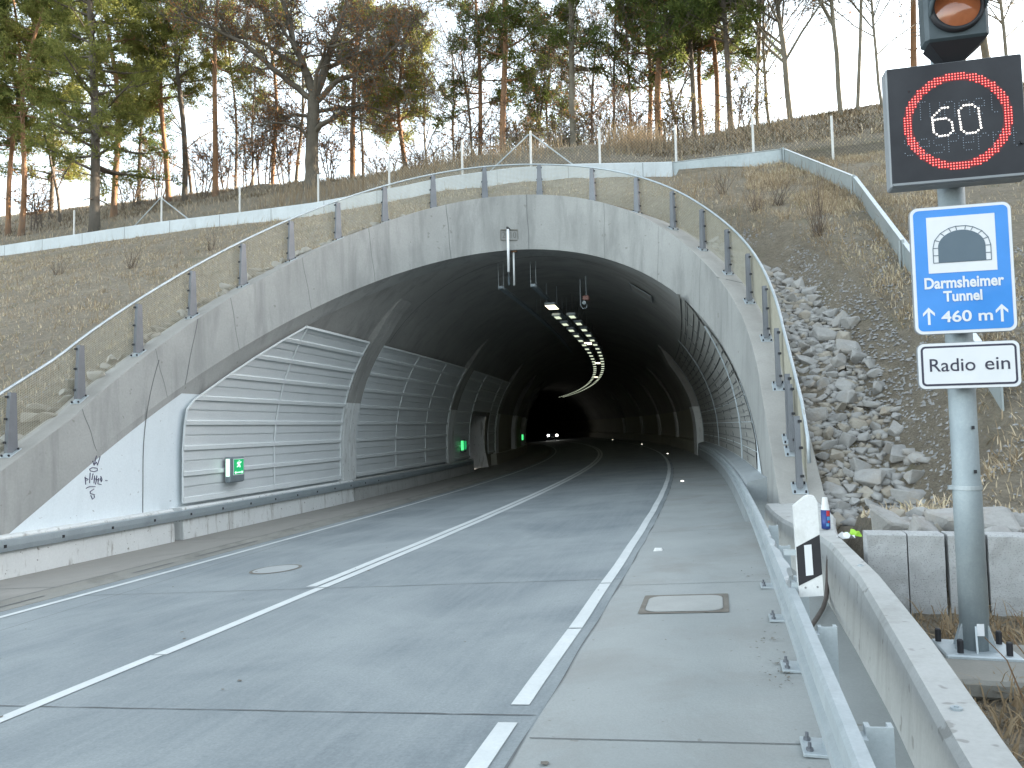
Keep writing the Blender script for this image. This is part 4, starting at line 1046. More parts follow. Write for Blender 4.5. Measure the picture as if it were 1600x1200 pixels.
lb_ = MB()
def seg(p, q, wd=.004):
    p, q = Vector((p[0], -.0085, p[1])), Vector((q[0], -.0085, q[1])); d_ = (q - p); L_ = d_.length; d_.normalize(); n_ = Vector((-d_.z, 0, d_.x))
    lb_.prism([(0, -wd / 2), (L_, -wd / 2), (L_, wd / 2), (0, wd / 2)], p, d_, n_, Y3, .002)
angs = [0, 25, 48, 69, 82, 98, 111, 132, 155, 180]; angs = [0, 22, 44, 65, 80, 100, 115, 136, 158, 180]
op = [(-Rr_, zb), (-Rr_, (zb + zs_) / 2)] + [(-Rr_ * math.cos(R_(a)), zs_ + Rr_ * ey * math.sin(R_(a))) for a in angs] + [(Rr_, (zb + zs_) / 2), (Rr_, zb)]
for i in range(len(op) - 1): seg(op[i], op[i + 1])
ip = [(-ri, (zb + zs_) / 2)] + [(-ri * math.cos(R_(a)), zs_ + ri * ey * math.sin(R_(a))) for a in angs] + [(ri, (zb + zs_) / 2)]
for a_, b2 in zip(op[1:-1], ip): seg(a_, b2)
seg((-Rr_, zb), (Rr_, zb)); lb_.build('arch_stones', M['signdark'], t)
def sign_text(tx, nm, mat, u0, u1, v0, v1, bold):
    a, b2 = UVs(u0, v0), UVs(u1, v1); text_mesh(tx, nm, mat, t, a[0], b2[0], b2[1], a[1], -.0078, bold)
sign_text('Darmsheimer', 'lettering', M['signwhite'], .115, .89, .558, .648, .03)
sign_text('Tunnel', 'lettering', M['signwhite'], .295, .675, .668, .752, .03)
sign_text('460 m', 'lettering', M['signwhite'], .265, .765, .822, .912, .02)
for u in (.145, .855):
    q_ = MB(); c_ = UVs(u, 0)[0]; z1 = UVs(0, .79)[1]; z0 = UVs(0, .925)[1]; wl = .0135
    q_.prism([(c_ - wl / 2, z0), (c_ + wl / 2, z0), (c_ + wl / 2, z1 - .02), (c_ - wl / 2, z1 - .02)], (0, -.006, 0), X3, Z3, Y3, .002)
    for sg in (-1, 1):
        P4 = [(c_, z1), (c_ + sg * .032, z1 - .034), (c_ + sg * .032, z1 - .052), (c_, z1 - .020)]
        q_.prism(P4 if sg < 0 else P4[::-1], (0, -.0062, 0), X3, Z3, Y3, .002)
    q_.build('arrow', M['signwhite'], t)
for zz in (.2, -.25): MB().box((0, .05, zz), (.22, .05, .035)).build('bracket', M['galv'], t)
# radio plate
t = sign_root('radio_sign', 'white supplementary sign reading Radio ein with a thin black frame', 'sign', 1.376, 1.812, 5.07)
W_, H_ = .542, .272
MB().prism(rpoly(W_, H_, .036), (0, 0, 0), X3, Z3, Y3, .022).build('plate', M['ledcase'], t)
flat('border', rpoly(W_ - .005, H_ - .005, .035), -.002, M['signwhite'], t, .002)
flat('frame', rpoly(W_ - .036, H_ - .036, .026), -.004, M['signink'], t, .002)
flat('field', rpoly(W_ - .060, H_ - .060, .015), -.006, M['signwhite'], t, .002)
sign_text('Radio', 'lettering', M['signink'], .115, .562, .345, .625, .004)
sign_text('ein', 'lettering', M['signink'], .655, .895, .352, .618, .004)
b_ = MB(); b_.box((0, .05, .0), (.22, .05, .035)); b_.build('bracket', M['galv'], t)
# LED speed sign
t = sign_root('speed_display', 'black LED traffic display showing 60 inside a glowing red ring', 'display', 1.365, 3.255, 5.03)
LW = .722
cs_ = MB().bbox((0, .055, 0), (LW + .012, .11, LW + .012), .008).build('case', M['ledcase'], t)
MB().box((0, -.004, .008), (LW - .006, .012, LW - .022)).build('face', M['ledface'], t)
b_ = MB(); b_.box((0, -.014, -LW / 2 + .006), (LW, .03, .014)); b_.build('lip', M['ledcase'], cs_)
def dots(name, pts_, r, mat, y=-.0115, n=6, dy=.003):
    q_ = MB()
    for x_, z_ in pts_:
        a = np.linspace(0, 2 * math.pi, n, endpoint=False)
        q_.add([(x_ + r * math.cos(k_), y, z_ + r * math.sin(k_)) for k_ in a] + [(x_, y - dy, z_)], [((i + 1) % n, i, n) for i in range(n)])
    return q_.build(name, mat, t)
pit = .0158; ring = []
for i in range(-20, 21):
    for j in range(-20, 21):
        for hx_, hz_ in ((0, 0),):
            x_, z_ = (i + hx_) * pit, (j + hz_) * pit
            if .246 < math.hypot(x_, z_) < .291: ring.append((x_ + .008, z_))
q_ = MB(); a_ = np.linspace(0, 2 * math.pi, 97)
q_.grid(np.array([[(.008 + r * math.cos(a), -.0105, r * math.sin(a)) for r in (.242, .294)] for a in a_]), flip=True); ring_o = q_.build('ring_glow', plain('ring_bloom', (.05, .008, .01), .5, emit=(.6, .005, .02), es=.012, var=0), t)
dots('ring_leds', ring, .0056, M['red_led']); dots('ring_led_cores', ring, .0026, M['red_core'], y=-.0135)
six = [(745, 455), (718, 457), (695, 460), (672, 482), (650, 505), (628, 527), (608, 550), (610, 573), (610, 597), (612, 620), (613, 645), (615, 668), (617, 690), (640, 710), (663, 728), (686, 726), (710, 722), (735, 720), (757, 700), (780, 678), (777, 650), (775, 622), (772, 597), (750, 575), (725, 558), (703, 562), (680, 563), (655, 567), (630, 573)]
zer = [(878, 440), (902, 437), (926, 435), (950, 433), (973, 453), (1000, 470), (1003, 497), (1003, 523), (1005, 550), (1008, 575), (1010, 605), (1012, 632), (1015, 655), (990, 677), (967, 697), (942, 700), (917, 703), (893, 705), (870, 688), (848, 668), (847, 645), (845, 620), (843, 597), (840, 568), (838, 540), (836, 513), (835, 488), (857, 465)]
tr = lambda q_: ((q_[0] - 820) / 455 * .288 + .008, -((q_[1] - 585) + (q_[0] - 820) * .095) / 455 * .288)
dots('digit_leds', [tr(q_) for q_ in six + zer], .0062, M['white_led'], n=8)
FONT = {'T': ["11111", "00100", "00100", "00100", "00100", "00100", "00100", "00100"], 'u': ["00000", "10001", "10001", "10001", "10001", "10001", "10001", "01110"], 'n': ["00000", "01110", "10001", "10001", "10001", "10001", "10001", "10001"],
        'e': ["00000", "01110", "10001", "10001", "11111", "10000", "10000", "01110"], 'l': ["01000", "01000", "01000", "01000", "01000", "01000", "01000", "00110"], 'g': ["01110", "10001", "10001", "01111", "00001", "00001", "10001", "01110"],
        's': ["00000", "01110", "10000", "10000", "01110", "00001", "00001", "11110"], 'p': ["01110", "10001", "10001", "11110", "10000", "10000", "10000", "10000"], 'r': ["00000", "10110", "11001", "10000", "10000", "10000", "10000", "10000"], 't': ["00100", "00100", "11110", "00100", "00100", "00100", "00101", "00010"]}
dim = []
for tx_, x0, y0, pitc in (("Tunnel", -.215, .135, .079), ("gesperrt", -.282, -.075, .079)):
    for k_, ch_ in enumerate(tx_):
        for r_i, row in enumerate(FONT[ch_]):
            for c_i, v_ in enumerate(row):
                if v_ == '1': dim.append((x0 + k_ * pitc + c_i * .0135, y0 - r_i * .0150))
dots('unlit_leds', dim, .0029, M['dim_led'], n=5, dy=.002)
b_ = MB(); b_.tube([(.335, -.01, -.165), (.335, -.03, -.165)], .012, 10); b_.tube([(-.245, -.01, .21), (-.245, -.016, .21)], .004, 8); b_.build('sensor', M['black'], t)
for zz in (.25, -.25): MB().box((0, .14, zz), (.24, .07, .05)).build('bracket', M['galv'], t)
# amber signal lamp above
t = sign_root('signal_lamp', 'dark square warning light with round amber lens and hood above the display', 'signal lamp', 1.384, 3.90, 4.96)
MB().bbox((0, .07, 0), (.342, .14, .36), .02).build('housing', M['housing'], t)
b_ = MB(); a_ = np.linspace(0, 2 * math.pi, 41); rr = [(.150, -.002), (.146, -.03), (.126, -.034), (.122, -.012)]
b_.grid(np.array([[(r * math.cos(a), y, .01 + r * math.sin(a)) for r, y in rr] for a in a_]), flip=False); b_.build('bezel', M['black'], t, smooth=True)
b_ = MB(); b_.grid(np.array([[(r * math.cos(a), -.012 - .03 * (1 - (r / .125) ** 2), .01 + r * math.sin(a)) for r in np.linspace(.125, .001, 7)] for a in a_]), flip=False); b_.build('lens', M['amber'], t, smooth=True)
b_ = MB(); a2 = np.linspace(R_(-15), R_(195), 30)
b_.grid(np.array([[(.15 * math.cos(a), -.002, .01 + .15 * math.sin(a)), (.15 * math.cos(a), -.02 - .20 * max(0, math.sin(a) + .25) ** .7, .01 + .15 * math.sin(a)), (.143 * math.cos(a), -.02 - .20 * max(0, math.sin(a) + .25) ** .7, .01 + .143 * math.sin(a)), (.143 * math.cos(a), -.006, .01 + .143 * math.sin(a))] for a in a2]), flip=False)
b_.build('hood', M['housing'], t, smooth=True)
b_ = MB(); b_.sweep([[Vector(q_) for q_ in ((-.155, .0, -.18), (.155, .0, -.18), (.155, .14, -.18), (-.155, .14, -.18))], [Vector(q_) for q_ in ((-.04, .10, -.285), (.03, .10, -.285), (.03, .18, -.285), (-.04, .18, -.285))], [Vector(q_) for q_ in ((-.04, .16, -.33), (.03, .16, -.33), (.03, .22, -.33), (-.04, .22, -.33))]])
b_.build('bracket', M['black'], t)
b_ = MB(); b_.tube([(.05, .20, -.36), (.09, .2, -.28), (.125, .2, -.245), (.155, .2, -.25), (.168, .2, -.29), (.172, .2, -.36)], .008, 8); b_.tube([(.10, .22, -.36), (.103, .22, -.28), (.13, .22, -.26)], .008, 8)
b_.build('cable', plain('cable_tan', (.16, .12, .08), .6), t, smooth=True)

# granite palisade wall behind the pole
t = thing('granite_wall', 'low wall of upright rough grey granite blocks behind the sign pole', 'wall')
edges = [.985, 1.262, 1.525, 1.80, 2.08, 2.36, 2.64, 2.95]
for k_ in range(len(edges) - 1):
    a, b2 = edges[k_], edges[k_ + 1]; g_ = .005 + .004 * (k_ % 3); nx_, nz2 = 8, 12; r = random.Random(40 + k_)
    def fy(x_, z_): return 6.40 + .012 * mnoise.noise(Vector((x_ * 9, z_ * 9, k_ * 3.1)))
    G = []
    for i in range(nx_ + 1):
        x_ = a + g_ + (b2 - a - 2 * g_) * i / nx_ + (.004 * r.uniform(-1, 1) if i in (0, nx_) else 0)
        col = [(x_, fy(x_, z_), z_) for z_ in np.linspace(-.15, .635, nz2)]; col.append((x_, fy(x_, .64) + .012, .648)); col.append((x_, 6.585, .648)); col.append((x_, 6.585, -.15)); G.append(col)
    q_ = MB(); q_.grid(np.array(G)); m_ = len(G[0])
    q_.add(G[0], [tuple(range(m_ - 1, -1, -1))]); q_.add(G[-1], [tuple(range(m_))])
    q_.build('block', M['granite'], t)
rebase(t, (1.8, 6.4, .0))
#PART3
def pix(q):
    d = Vector(q) - CAM; z = d.dot(FWD); return 800 + F_PX * d.dot(RGT) / z, 600 - F_PX * d.dot(UPV) / z
def hit_off(px, py, offz, d0=6.0, d1=60.0):
    d = ray(px, py); ks = np.arange(d0, d1, 0.03)
    q = np.array(CAM)[None] + np.array(d)[None] * ks[:, None]
    v = q[:, 2] - (hbase(q[:, 0], q[:, 1]) + offz); i = np.where(v < 0)[0]
    return Vector(q[i[0]])
ORD = ['first', 'second', 'third', 'fourth', 'fifth', 'sixth', 'seventh', 'eighth', 'ninth', 'tenth', '11th', '12th', '13th', '14th', '15th', '16th', '17th', '18th', '19th', '20th'] + ['%dth' % k_ if k_ % 10 not in (1, 2, 3) else '%d%s' % (k_, {1: 'st', 2: 'nd', 3: 'rd'}[k_ % 10]) for k_ in range(21, 100)]

# ------------------------------------------------------------------ kerb wall, steel sheet wall and fence on the berm
KT = 10.6
kx = np.concatenate([np.arange(-59, -33, 2.0), np.arange(-33, -1.5, 0.5), [-1.52]])
rows = []
for x_ in kx:
    y_ = float(ykerb(x_)); rows.append([Vector((x_, y_ - .14, 9.6)), Vector((x_, y_ - .14, KT - .03)), Vector((x_, y_ - .11, KT)), Vector((x_, y_ + .10, KT)), Vector((x_, y_ + .12, 9.6))])
kw = MB().sweep(rows).build('kerb_wall', M['kerb']); tag(kw, 'long pale concrete kerb wall crossing the slope above the portal and off to the left', 'kerb wall')
b_ = MB()
for x_ in np.arange(-40, -2, 2.5):
    y_ = float(ykerb(x_)); b_.box((x_, y_ - .139, 10.2), (.02, .006, .75))
b_.build('joint', M['joint'], kw)
t = thing('sheet_wall', 'galvanised steel sheet barrier climbing the right slope with bright folded top edge', 'barrier')
C1_ = Vector((-1.55, 27.0, KT)); C2_ = hit_off(1225, 233, .47, 15); C2_ = Vector((2.15, 26.85, KT))
C3_ = hit_off(1335, 276, .46, 10); C4_ = hit_off(1412, 378, .46, 8); C5_ = C4_ + (C4_ - C3_).normalized() * 6.0
C5_.z = max(hz(C5_.x, C5_.y), .5) + .46
SW = [C1_, C2_, C3_, C4_, C5_]
for k_ in range(4):
    a, b2 = SW[k_], SW[k_ + 1]; d_ = (b2 - a); hd = Vector((d_.x, d_.y, 0)).normalized(); nn = Vector((hd.y, -hd.x, 0)); nn = nn if nn.dot(-a) > 0 else -nn
    q_ = MB(); nseg = 8; rows = []
    for i in range(nseg + 1):
        p_ = a.lerp(b2, i / nseg); rows.append([p_ + Vector((0, 0, -.52)) + nn * .012, p_ + Vector((0, 0, -.015)) + nn * .012, p_ + Vector((0, 0, 0)) + nn * .03, p_ + Vector((0, 0, 0)) - nn * .05, p_ + Vector((0, 0, -.03)) - nn * .05, p_ - nn * .01 + Vector((0, 0, -.03)), p_ - nn * .01 + Vector((0, 0, -.52))])
    q_.sweep(rows); pn = q_.build('sheet', M['sheet'], t)
    q_ = MB(); rows = []
    for i in range(2):
        p_ = (a if i == 0 else b2); rows.append([p_ + nn * .032 + Vector((0, 0, .003)), p_ - nn * .055 + Vector((0, 0, .003)), p_ - nn * .055 + Vector((0, 0, .012)), p_ + nn * .032 + Vector((0, 0, .012))])
    q_.sweep(rows); q_.build('cap', plain('sheet_cap', (.62, .66, .68), .45, .2), pn)
for k_ in range(4):
    p_ = SW[k_]
    if k_ == 0: continue
    q_ = MB(); q_.box(p_ + Vector((-.03, -.06, -.30)), (.05, .05, .66)); q_.box(p_ + Vector((-.10, -.06, -.30)), (.015, .09, .66)); q_.build('post', M['sheet'], t)
rebase(t, C3_ - Vector((0, 0, .4)))

t = thing('wire_fence', 'chain link fence with slim pale posts along the top of the slope', 'fence')
FX = np.arange(-45, 4.7, .2)
def fence_pt(px_):
    e = [abs(pix((x_, float(ykerb(x_)) + .4, 11.2))[0] - px_) for x_ in FX]; x_ = float(FX[int(np.argmin(e))]); return x_, float(ykerb(x_)) + .4
fposts = []
for px_, br in ((-140, 0), (-20, 0), (117, 0), (250, 1), (374, 0), (495, 0), (606, 0), (723, 0), (826, 1), (941, 0), (1053, 0), (1173, 0)):
    x_, y_ = fence_pt(px_); fposts.append((x_, y_)); zb = float(hbase(x_, y_)); ztp = KT + (1.30 if px_ < 700 else 1.45)
    q_ = MB().tube([(x_, y_, zb - .3), (x_, y_, ztp), (x_, y_, ztp + .02)], [.042, .042, .02], 10); po = q_.build('post', M['fencepost'], t)
    if br:
        q_ = MB()
        for sg in (-1, 1):
            q_.tube([(x_ + sg * .05, y_ - .05, ztp - .12), (x_ + sg * (1.65 if sg < 0 else 1.6), float(ykerb(x_ + sg * 1.6)) + .34, KT + .02)], .024, 6)
        q_.build('brace', M['galv'], po)
x_, y_ = 4.6, 27.6
for px_, py_, top in ((1302, 249, 53), (1465, 215, 45)):
    g = hit_ground(px_, py_, 20)
    if g is None: continue
    hgt = 1.42; fposts.append((g.x, g.y))
    MB().tube([g + Vector((0, 0, -.3)), g + Vector((0, 0, hgt)), g + Vector((0, 0, hgt + .02))], [.042, .042, .02], 10).build('post', M['fencepost'], t)
for k_ in range(len(fposts) - 1):
    a, b2 = Vector((*fposts[k_], 0)), Vector((*fposts[k_ + 1], 0)); L_ = (b2 - a).length; d_ = (b2 - a).normalized()
    H = 1.28; pitch = .12; Vv = []; Ff = []; hw = .0042
    def gz_(q): return max(hz(q.x, q.y), 0) + .06
    n_ = int(L_ / .5) + 1; zprof = [gz_(a.lerp(b2, i / n_)) for i in range(n_ + 1)]
    def zf(u): return float(np.interp(u, np.linspace(0, L_, n_ + 1), zprof))
    u = -H
    while u < L_:
        for sg in (1, -1):
            u0, u1 = (u, u + H) if sg > 0 else (u + H, u)
            q0, q1 = 0.0, 1.0
            def cl(uu): return min(max(uu, 0), L_)
            t0 = (cl(u0) - u0) / (u1 - u0); t1 = (cl(u1) - u0) / (u1 - u0)
            if abs(t1 - t0) < 1e-3: continue
            ua, ub = u0 + (u1 - u0) * t0, u0 + (u1 - u0) * t1
            A = a + d_ * ua; B = a + d_ * ub; A.z = zf(ua) + H * t0; B.z = zf(ub) + H * t1
            nrm_ = Vector((0, 0, 1)).cross(d_); dirv = (B - A).normalized(); wv = dirv.cross(nrm_) * hw
            i0 = len(Vv); Vv += [tuple(A - wv), tuple(A + wv), tuple(B + wv), tuple(B - wv)]; Ff.append((i0, i0 + 1, i0 + 2, i0 + 3))
        u += pitch
    if Vv: raw_mesh('mesh_panel', np.array(Vv), np.array(Ff), M['fencewire'], t)
rebase(t, (fposts[3][0], fposts[3][1], 10.5))

# ------------------------------------------------------------------ tunnel fittings
def make_lamp():
    o = thing('tunnel_lamp', 'x', 'lamp'); MB().bbox((0, 0, .05), (.30, .82, .10), .02).build('housing', M['galv_dark'], o)
    MB().box((0, 0, -.004), (.18, .58, .008)).build('diffuser', M['lamp'], o)
    b_ = MB()
    for y_ in (-.35, .35): b_.tube([(0, y_, .1), (0, y_, .75)], .007, 4)
    b_.build('hanger', M['black'], o); return o
l0 = make_lamp(); first = True
for row, o_, s0 in (('left', -4.72, 26.0), ('right', -4.22, 26.0)):
    for k_ in range(39):
        s = s0 + 1.9 * k_
        L = l0 if first else copy_tree(l0); first = False
        L.location = pa(s, o_, 5.22); L.rotation_euler = (0, 0, float(at(s)[2]))
        L['label'] = 'glowing ceiling lamp, the %s from the portal in the %s of the two rows' % (ORD[k_], row); L['group'] = 'tunnel ceiling lamps in two rows'
wl0 = None
for k_, (s, o_, z_) in enumerate(((25.1, -4.78, 5.45), (35.1, -4.50, 5.25), (46.5, -4.52, 5.25), (60.0, -4.5, 5.25))):
    if wl0 is None:
        wl0 = thing('warm_lamp', 'x', 'lamp'); L = wl0
        MB().bbox((0, 0, .05), (.36, .95, .10), .02).build('housing', M['galv_dark'], L); MB().box((0, 0, -.004), (.32, .9, .008)).build('diffuser', M['lampwarm'], L)
        b_ = MB(); b_.tube([(-.12, -.3, .1), (-.12, -.3, .75)], .012, 8); b_.tube([(.12, .3, .1), (.12, .3, .75)], .012, 8); b_.build('hanger', M['galv_dark'], L)
    else: L = copy_tree(wl0)
    L.location = pa(s, o_, z_); L.rotation_euler = (0, 0, float(at(s)[2])); L['group'] = 'warm lamps hanging between the rows'
    L['label'] = ('warm bright lamp hanging nearest the portal, ahead of both lamp rows', 'warm lamp hanging between the two rows about ten metres into them', 'second warm lamp between the rows, where they begin to bend', 'small warm lamp between the rows far inside the bend')[k_]

def exit_sign(s, big, label):
    oo = CX - 5.40; th_ = float(at(s)[2]); t = thing('exit_sign', label, 'exit sign', tuple(pa(s, oo, 0)), th_ + math.pi / 2, 'green exit signs on the left tunnel wall')
    zc = (.71 if big else 0.72); MB().bbox((0, -.03, zc), (.56, .15, .56), .03).build('housing', M['galv_dark'], t)
    if big:
        MB().box((.03, -.109, zc + .06), (.40, .006, .36)).build('border', M['signwhite'], t)
        MB().box((.03, -.112, zc + .06), (.365, .006, .325)).build('panel', M['green'], t)
        q_ = MB()
        def limb(P_, r=.012): q_.tube([(x_ + .03, -.117, z_ + zc + .12) for x_, z_ in P_], r, 6)
        limb([(.005, .075), (.006, .077)], .022); limb([(0, .045), (-.015, -.01)], .017); limb([(0, .04), (.05, .02), (.075, .045)]); limb([(-.002, .04), (-.05, .03), (-.065, .0)]); limb([(-.012, -.01), (.03, -.03), (.035, -.075)], .013); limb([(-.015, -.01), (-.03, -.05), (-.075, -.06)], .013)
        q_.build('running_figure', M['glow'], t)
        q_ = MB(); q_.tube([(-.09, -.117, zc - .065), (.15, -.117, zc - .065)], .010, 6)
        q_.prism([(.14, -.035), (.19, 0), (.14, .035)], (0, -.118, zc - .065), X3, Z3, Y3, .005); q_.prism([(-.08, -.035), (-.08, .035), (-.13, 0)], (0, -.118, zc - .065), X3, Z3, Y3, .005); q_.build('arrow', M['glow'], t)
        MB().box((-.282, -.045, zc + .05), (.006, .09, .38)).build('side_light', M['glow'], t)
    else:
        MB().box((.0, -.109, zc + .03), (.40, .008, .38)).build('panel', M['green'], t); MB().box((-.283, -.03, zc + .02), (.01, .12, .42)).build('side_light', M['exitgreen_far'], t)
exit_sign(15.2, True, 'green emergency exit sign with running figure on the panel nearest the portal')
exit_sign(34.7, False, 'green exit sign glowing on the wall just before the white niche')
exit_sign(61.5, False, 'small green exit light past the niche, nearer of the far pair')
exit_sign(79.0, False, 'smallest green exit light, closest to the oncoming car')

t = thing('hanging_rod', 'longer white rod hanging in front of the cast year on the arch', 'rod')
ra, rb = onY(793.4, 358, 20.93), onY(795.6, 425, 20.93); rc = onY(797, 446, 20.93); rb.x = ra.x; rc.x = ra.x
rb.y = rc.y = ra.y
MB().tube([ra, rb], .036, 10).build('tube', plain('white_tube', (.88, .89, .9), .4), t, smooth=True)
b_ = MB(); b_.tube([rb, rc], .012, 8); b_.tube([rb.lerp(rc, .35), rb.lerp(rc, .95)], .03, 8); b_.build('end_fitting', M['housing'], t)
b_ = MB(); b_.box(ra + Vector((0, .08, .03)), (.05, .3, .05)); b_.build('bracket', M['black'], t); rebase(t, ra)
t = thing('hanging_rod', 'shorter white rod hanging from a small rusty bracket under the arch', 'rod')
ra, rb = onY(802.4, 394, 21.25), onY(803, 446, 21.25); rb.x = ra.x; rb.y = ra.y
MB().tube([ra, rb], .026, 10).build('tube', plain('white_tube_short', (.72, .74, .73), .45), t, smooth=True)
b_ = MB(); b_.box(ra + Vector((.02, .0, .015)), (.16, .10, .04)); b_.build('bracket', plain('rusty', (.2, .11, .06), .8), t); rebase(t, ra)
for lb, o_, s0, s1 in (('dark cable tray hung under the vault, the left one of two', -5.95, 22.6, 45), ('dark cable tray hung under the vault, right one leading to the lamp rows', -4.95, 22.6, 60)):
    t = thing('cable_tray', lb, 'cable tray', group='cable trays under the vault'); ss = np.arange(s0, s1, .8)
    MB().sweep([[pa(s, o_ - .07, 5.72), pa(s, o_ + .07, 5.72), pa(s, o_ + .07, 5.8), pa(s, o_ - .07, 5.8)] for s in ss]).build('tray', M['galv_dark'], t)
    for s in (s0 + .1, s0 + 7):
        b_ = MB()
        for e_ in (-.08, .08): b_.tube([pa(s, o_ + e_, 5.7), pa(s, o_ + e_, 6.5)], .007, 5)
        b_.build('hanger', M['galv'], t)
    rebase(t, pa(s0, o_, 5.7))
t = thing('loudspeaker', 'small twin loudspeaker unit under the vault beside the lamp rows', 'loudspeaker')
c_ = CAM + ray(916, 466) * 24.0
b_ = MB(); b_.bbox(c_, (.20, .25, .14), .02); b_.build('box', plain('speaker_red', (.26, .13, .11), .6), t)
b_ = MB(); b_.tube([c_ + Vector((-.05, -.13, -.15)), c_ + Vector((-.05, .1, -.15))], [.06, .04], 14); b_.build('horn', M['galv_dark'], t)
b_ = MB(); b_.tube([c_ + Vector((-.18, 0, .6)), c_ + Vector((-.18, 0, -.2)), c_ + Vector((-.12, 0, -.32)), c_ + Vector((.0, 0, -.30)), c_ + Vector((.02, 0, -.2))], .018, 8); b_.tube([c_, c_ + Vector((0, 0, .7))], .015, 6); b_.build('conduit', M['galv_dark'], t); rebase(t, c_)
t = thing('access_panel', 'pale framed rectangular panel on the right side of the vault', 'panel')
b_ = MB(); rr = RI - .03
def vp(s, a): return pa(s, CX + rr * math.cos(a), ZC + rr * math.sin(a))
a0, a1, s0, s1 = R_(60), R_(52), 23.6, 24.9
for P4 in ((vp(s0, a0), vp(s1, a0)), (vp(s1, a0), vp(s1, a1)), (vp(s1, a1), vp(s0, a1)), (vp(s0, a1), vp(s0, a0))): b_.tube(P4, .012, 4)
b_.build('frame', M['galv_dark'], t); b_ = MB(); b_.add([tuple(vp(s0, a0)), tuple(vp(s1, a0)), tuple(vp(s1, a1)), tuple(vp(s0, a1))], [(0, 1, 2, 3)]); b_.build('board', M['vault'], t); rebase(t, vp(s0, a0))

# oncoming car deep in the tunnel
sC, oC = 107.0, -4.75; thC = float(at(sC)[2])
t = thing('parked_car', 'dark car with bright headlights coming round the bend in the tunnel', 'car', tuple(pt(sC, oC, 0)), thC, None)
t.name = 'oncoming_car'
prof_ = [(-2.0, .35), (-2.05, .62), (-1.95, .88), (-1.2, .98), (-.55, 1.38), (.6, 1.43), (1.35, 1.02), (2.0, .88), (2.1, .55), (2.05, .32)]
rows = []
for x_, k_ in ((-.82, .0), (-.80, 1), (.80, 1), (.82, 0)):
    rows.append([Vector((x_ * (0.86 if (z_ > 1.1) else 1.0), -y_ * (1 if k_ else .985), z_ if k_ else max(.36, z_ - .02))) for y_, z_ in prof_])
MB().sweep(rows).build('body', M['carpaint'], t)
b_ = MB(); b_.add([(-.66, -1.33, 1.03), (.66, -1.33, 1.03), (.60, -.62, 1.41), (-.60, -.62, 1.41)], [(0, 1, 2, 3)]); b_.build('windscreen', M['glass'], t)
for sx in (-1, 1):
    b_ = MB(); b_.tube([(sx * .58, -2.08, .66), (sx * .58, -2.12, .66)], [.14, .12], 14); b_.build('headlight', M['headlight'], t)
    for y_ in (-1.3, 1.3):
        b_ = MB(); b_.tube([(sx * .64, y_, .31), (sx * .84, y_, .31)], .31, 18); b_.build('wheel', M['rubber'], t)
MB().box((0, -2.1, .45), (.5, .03, .11)).build('number_plate', M['signwhite'], t)

# ------------------------------------------------------------------ rocks
def rock_mesh(seed, flat=.65, bev=.03, npt=15):
    import bmesh
    r = random.Random(seed * 7 + 3); bm = bmesh.new()
    for _ in range(npt):
        v = Vector((r.uniform(-1, 1), r.uniform(-1, 1), r.uniform(-1, 1)))
        v = v / max(abs(v.x), abs(v.y), abs(v.z)) if r.random() < .5 else v.normalized()
        bm.verts.new(v * .42 * r.uniform(.85, 1.05))
    hull = bmesh.ops.convex_hull(bm, input=bm.verts[:])
    bmesh.ops.delete(bm, geom=[g for g in hull['geom_interior'] if isinstance(g, bmesh.types.BMVert)], context='VERTS')
    bmesh.ops.dissolve_limit(bm, angle_limit=R_(14), verts=bm.verts[:], edges=bm.edges[:])
    if bev: bmesh.ops.bevel(bm, geom=bm.edges[:], offset=bev, segments=1, affect='EDGES', clamp_overlap=True)
    bmesh.ops.triangulate(bm, faces=bm.faces[:])
    if bev: bmesh.ops.subdivide_edges(bm, edges=bm.edges[:], cuts=1, use_grid_fill=True)
    o3 = Vector((seed * 3.7, seed * 1.3, 5)); sx, sy = r.uniform(1.1, 1.5), r.uniform(.8, 1.05)
    for v in bm.verts:
        p = v.co + v.co.normalized() * (mnoise.noise(v.co * 6 + o3) * .02 * (1 if bev else 0)); v.co = Vector((p.x * sx, p.y * sy, p.z * flat))
    bmesh.ops.triangulate(bm, faces=bm.faces[:])
    me = bpy.data.meshes.new('rock'); bm.to_mesh(me); bm.free(); return me
RM = []
for k_ in range(12):
    me = rock_mesh(k_ + 1, (.75, .85, .95)[k_ % 3]); me.materials.append(M[('rock_grey', 'rock_grey', 'rock_tan', 'rock_grey')[k_ % 4]]); RM.append(me)
RP = []
for k_ in range(6):
    me = rock_mesh(k_ + 31, (.7, .8)[k_ % 2]); me.materials.append(M[('rock_pale', 'rock_pale', 'rock_tan')[k_ % 3]]); RP.append(me)
rr_ = random.Random(11)
def put_rock(meshes, p, size, label, group, slope_n=None):
    o = bpy.data.objects.new('rock', rr_.choice(meshes)); COL.objects.link(o)
    o.location = p; sc_ = size * rr_.uniform(.85, 1.15); o.scale = (sc_, sc_ * rr_.uniform(.75, 1.1), sc_ * rr_.uniform(.8, 1.15))
    o.rotation_euler = (rr_.uniform(-.5, .3) + .35, rr_.uniform(-.35, .35), rr_.uniform(0, 6.28)); tag(o, label, 'rock', group)
placed = []
def free(x_, y_, r_):
    for a, b2, c_ in placed:
        if (a - x_) ** 2 + (b2 - y_) ** 2 < (c_ + r_) ** 2: return False
    return True
OUTc = OUT
rsel = np.where((PF[:, 0] > -2.2) & (OUT[:, 1] < 19.8))[0]
def chan(a, d):
    i = int(a); f_ = a - i; i = min(i, len(OUTc) - 2); p = OUTc[i] * (1 - f_) + OUTc[i + 1] * f_; n_ = NR[i]; return p[0] + n_[0] * d, p[1] + n_[1] * d
L_edge = 'large grey-tan edge stone in the outer row of the stone channel right of the arch'
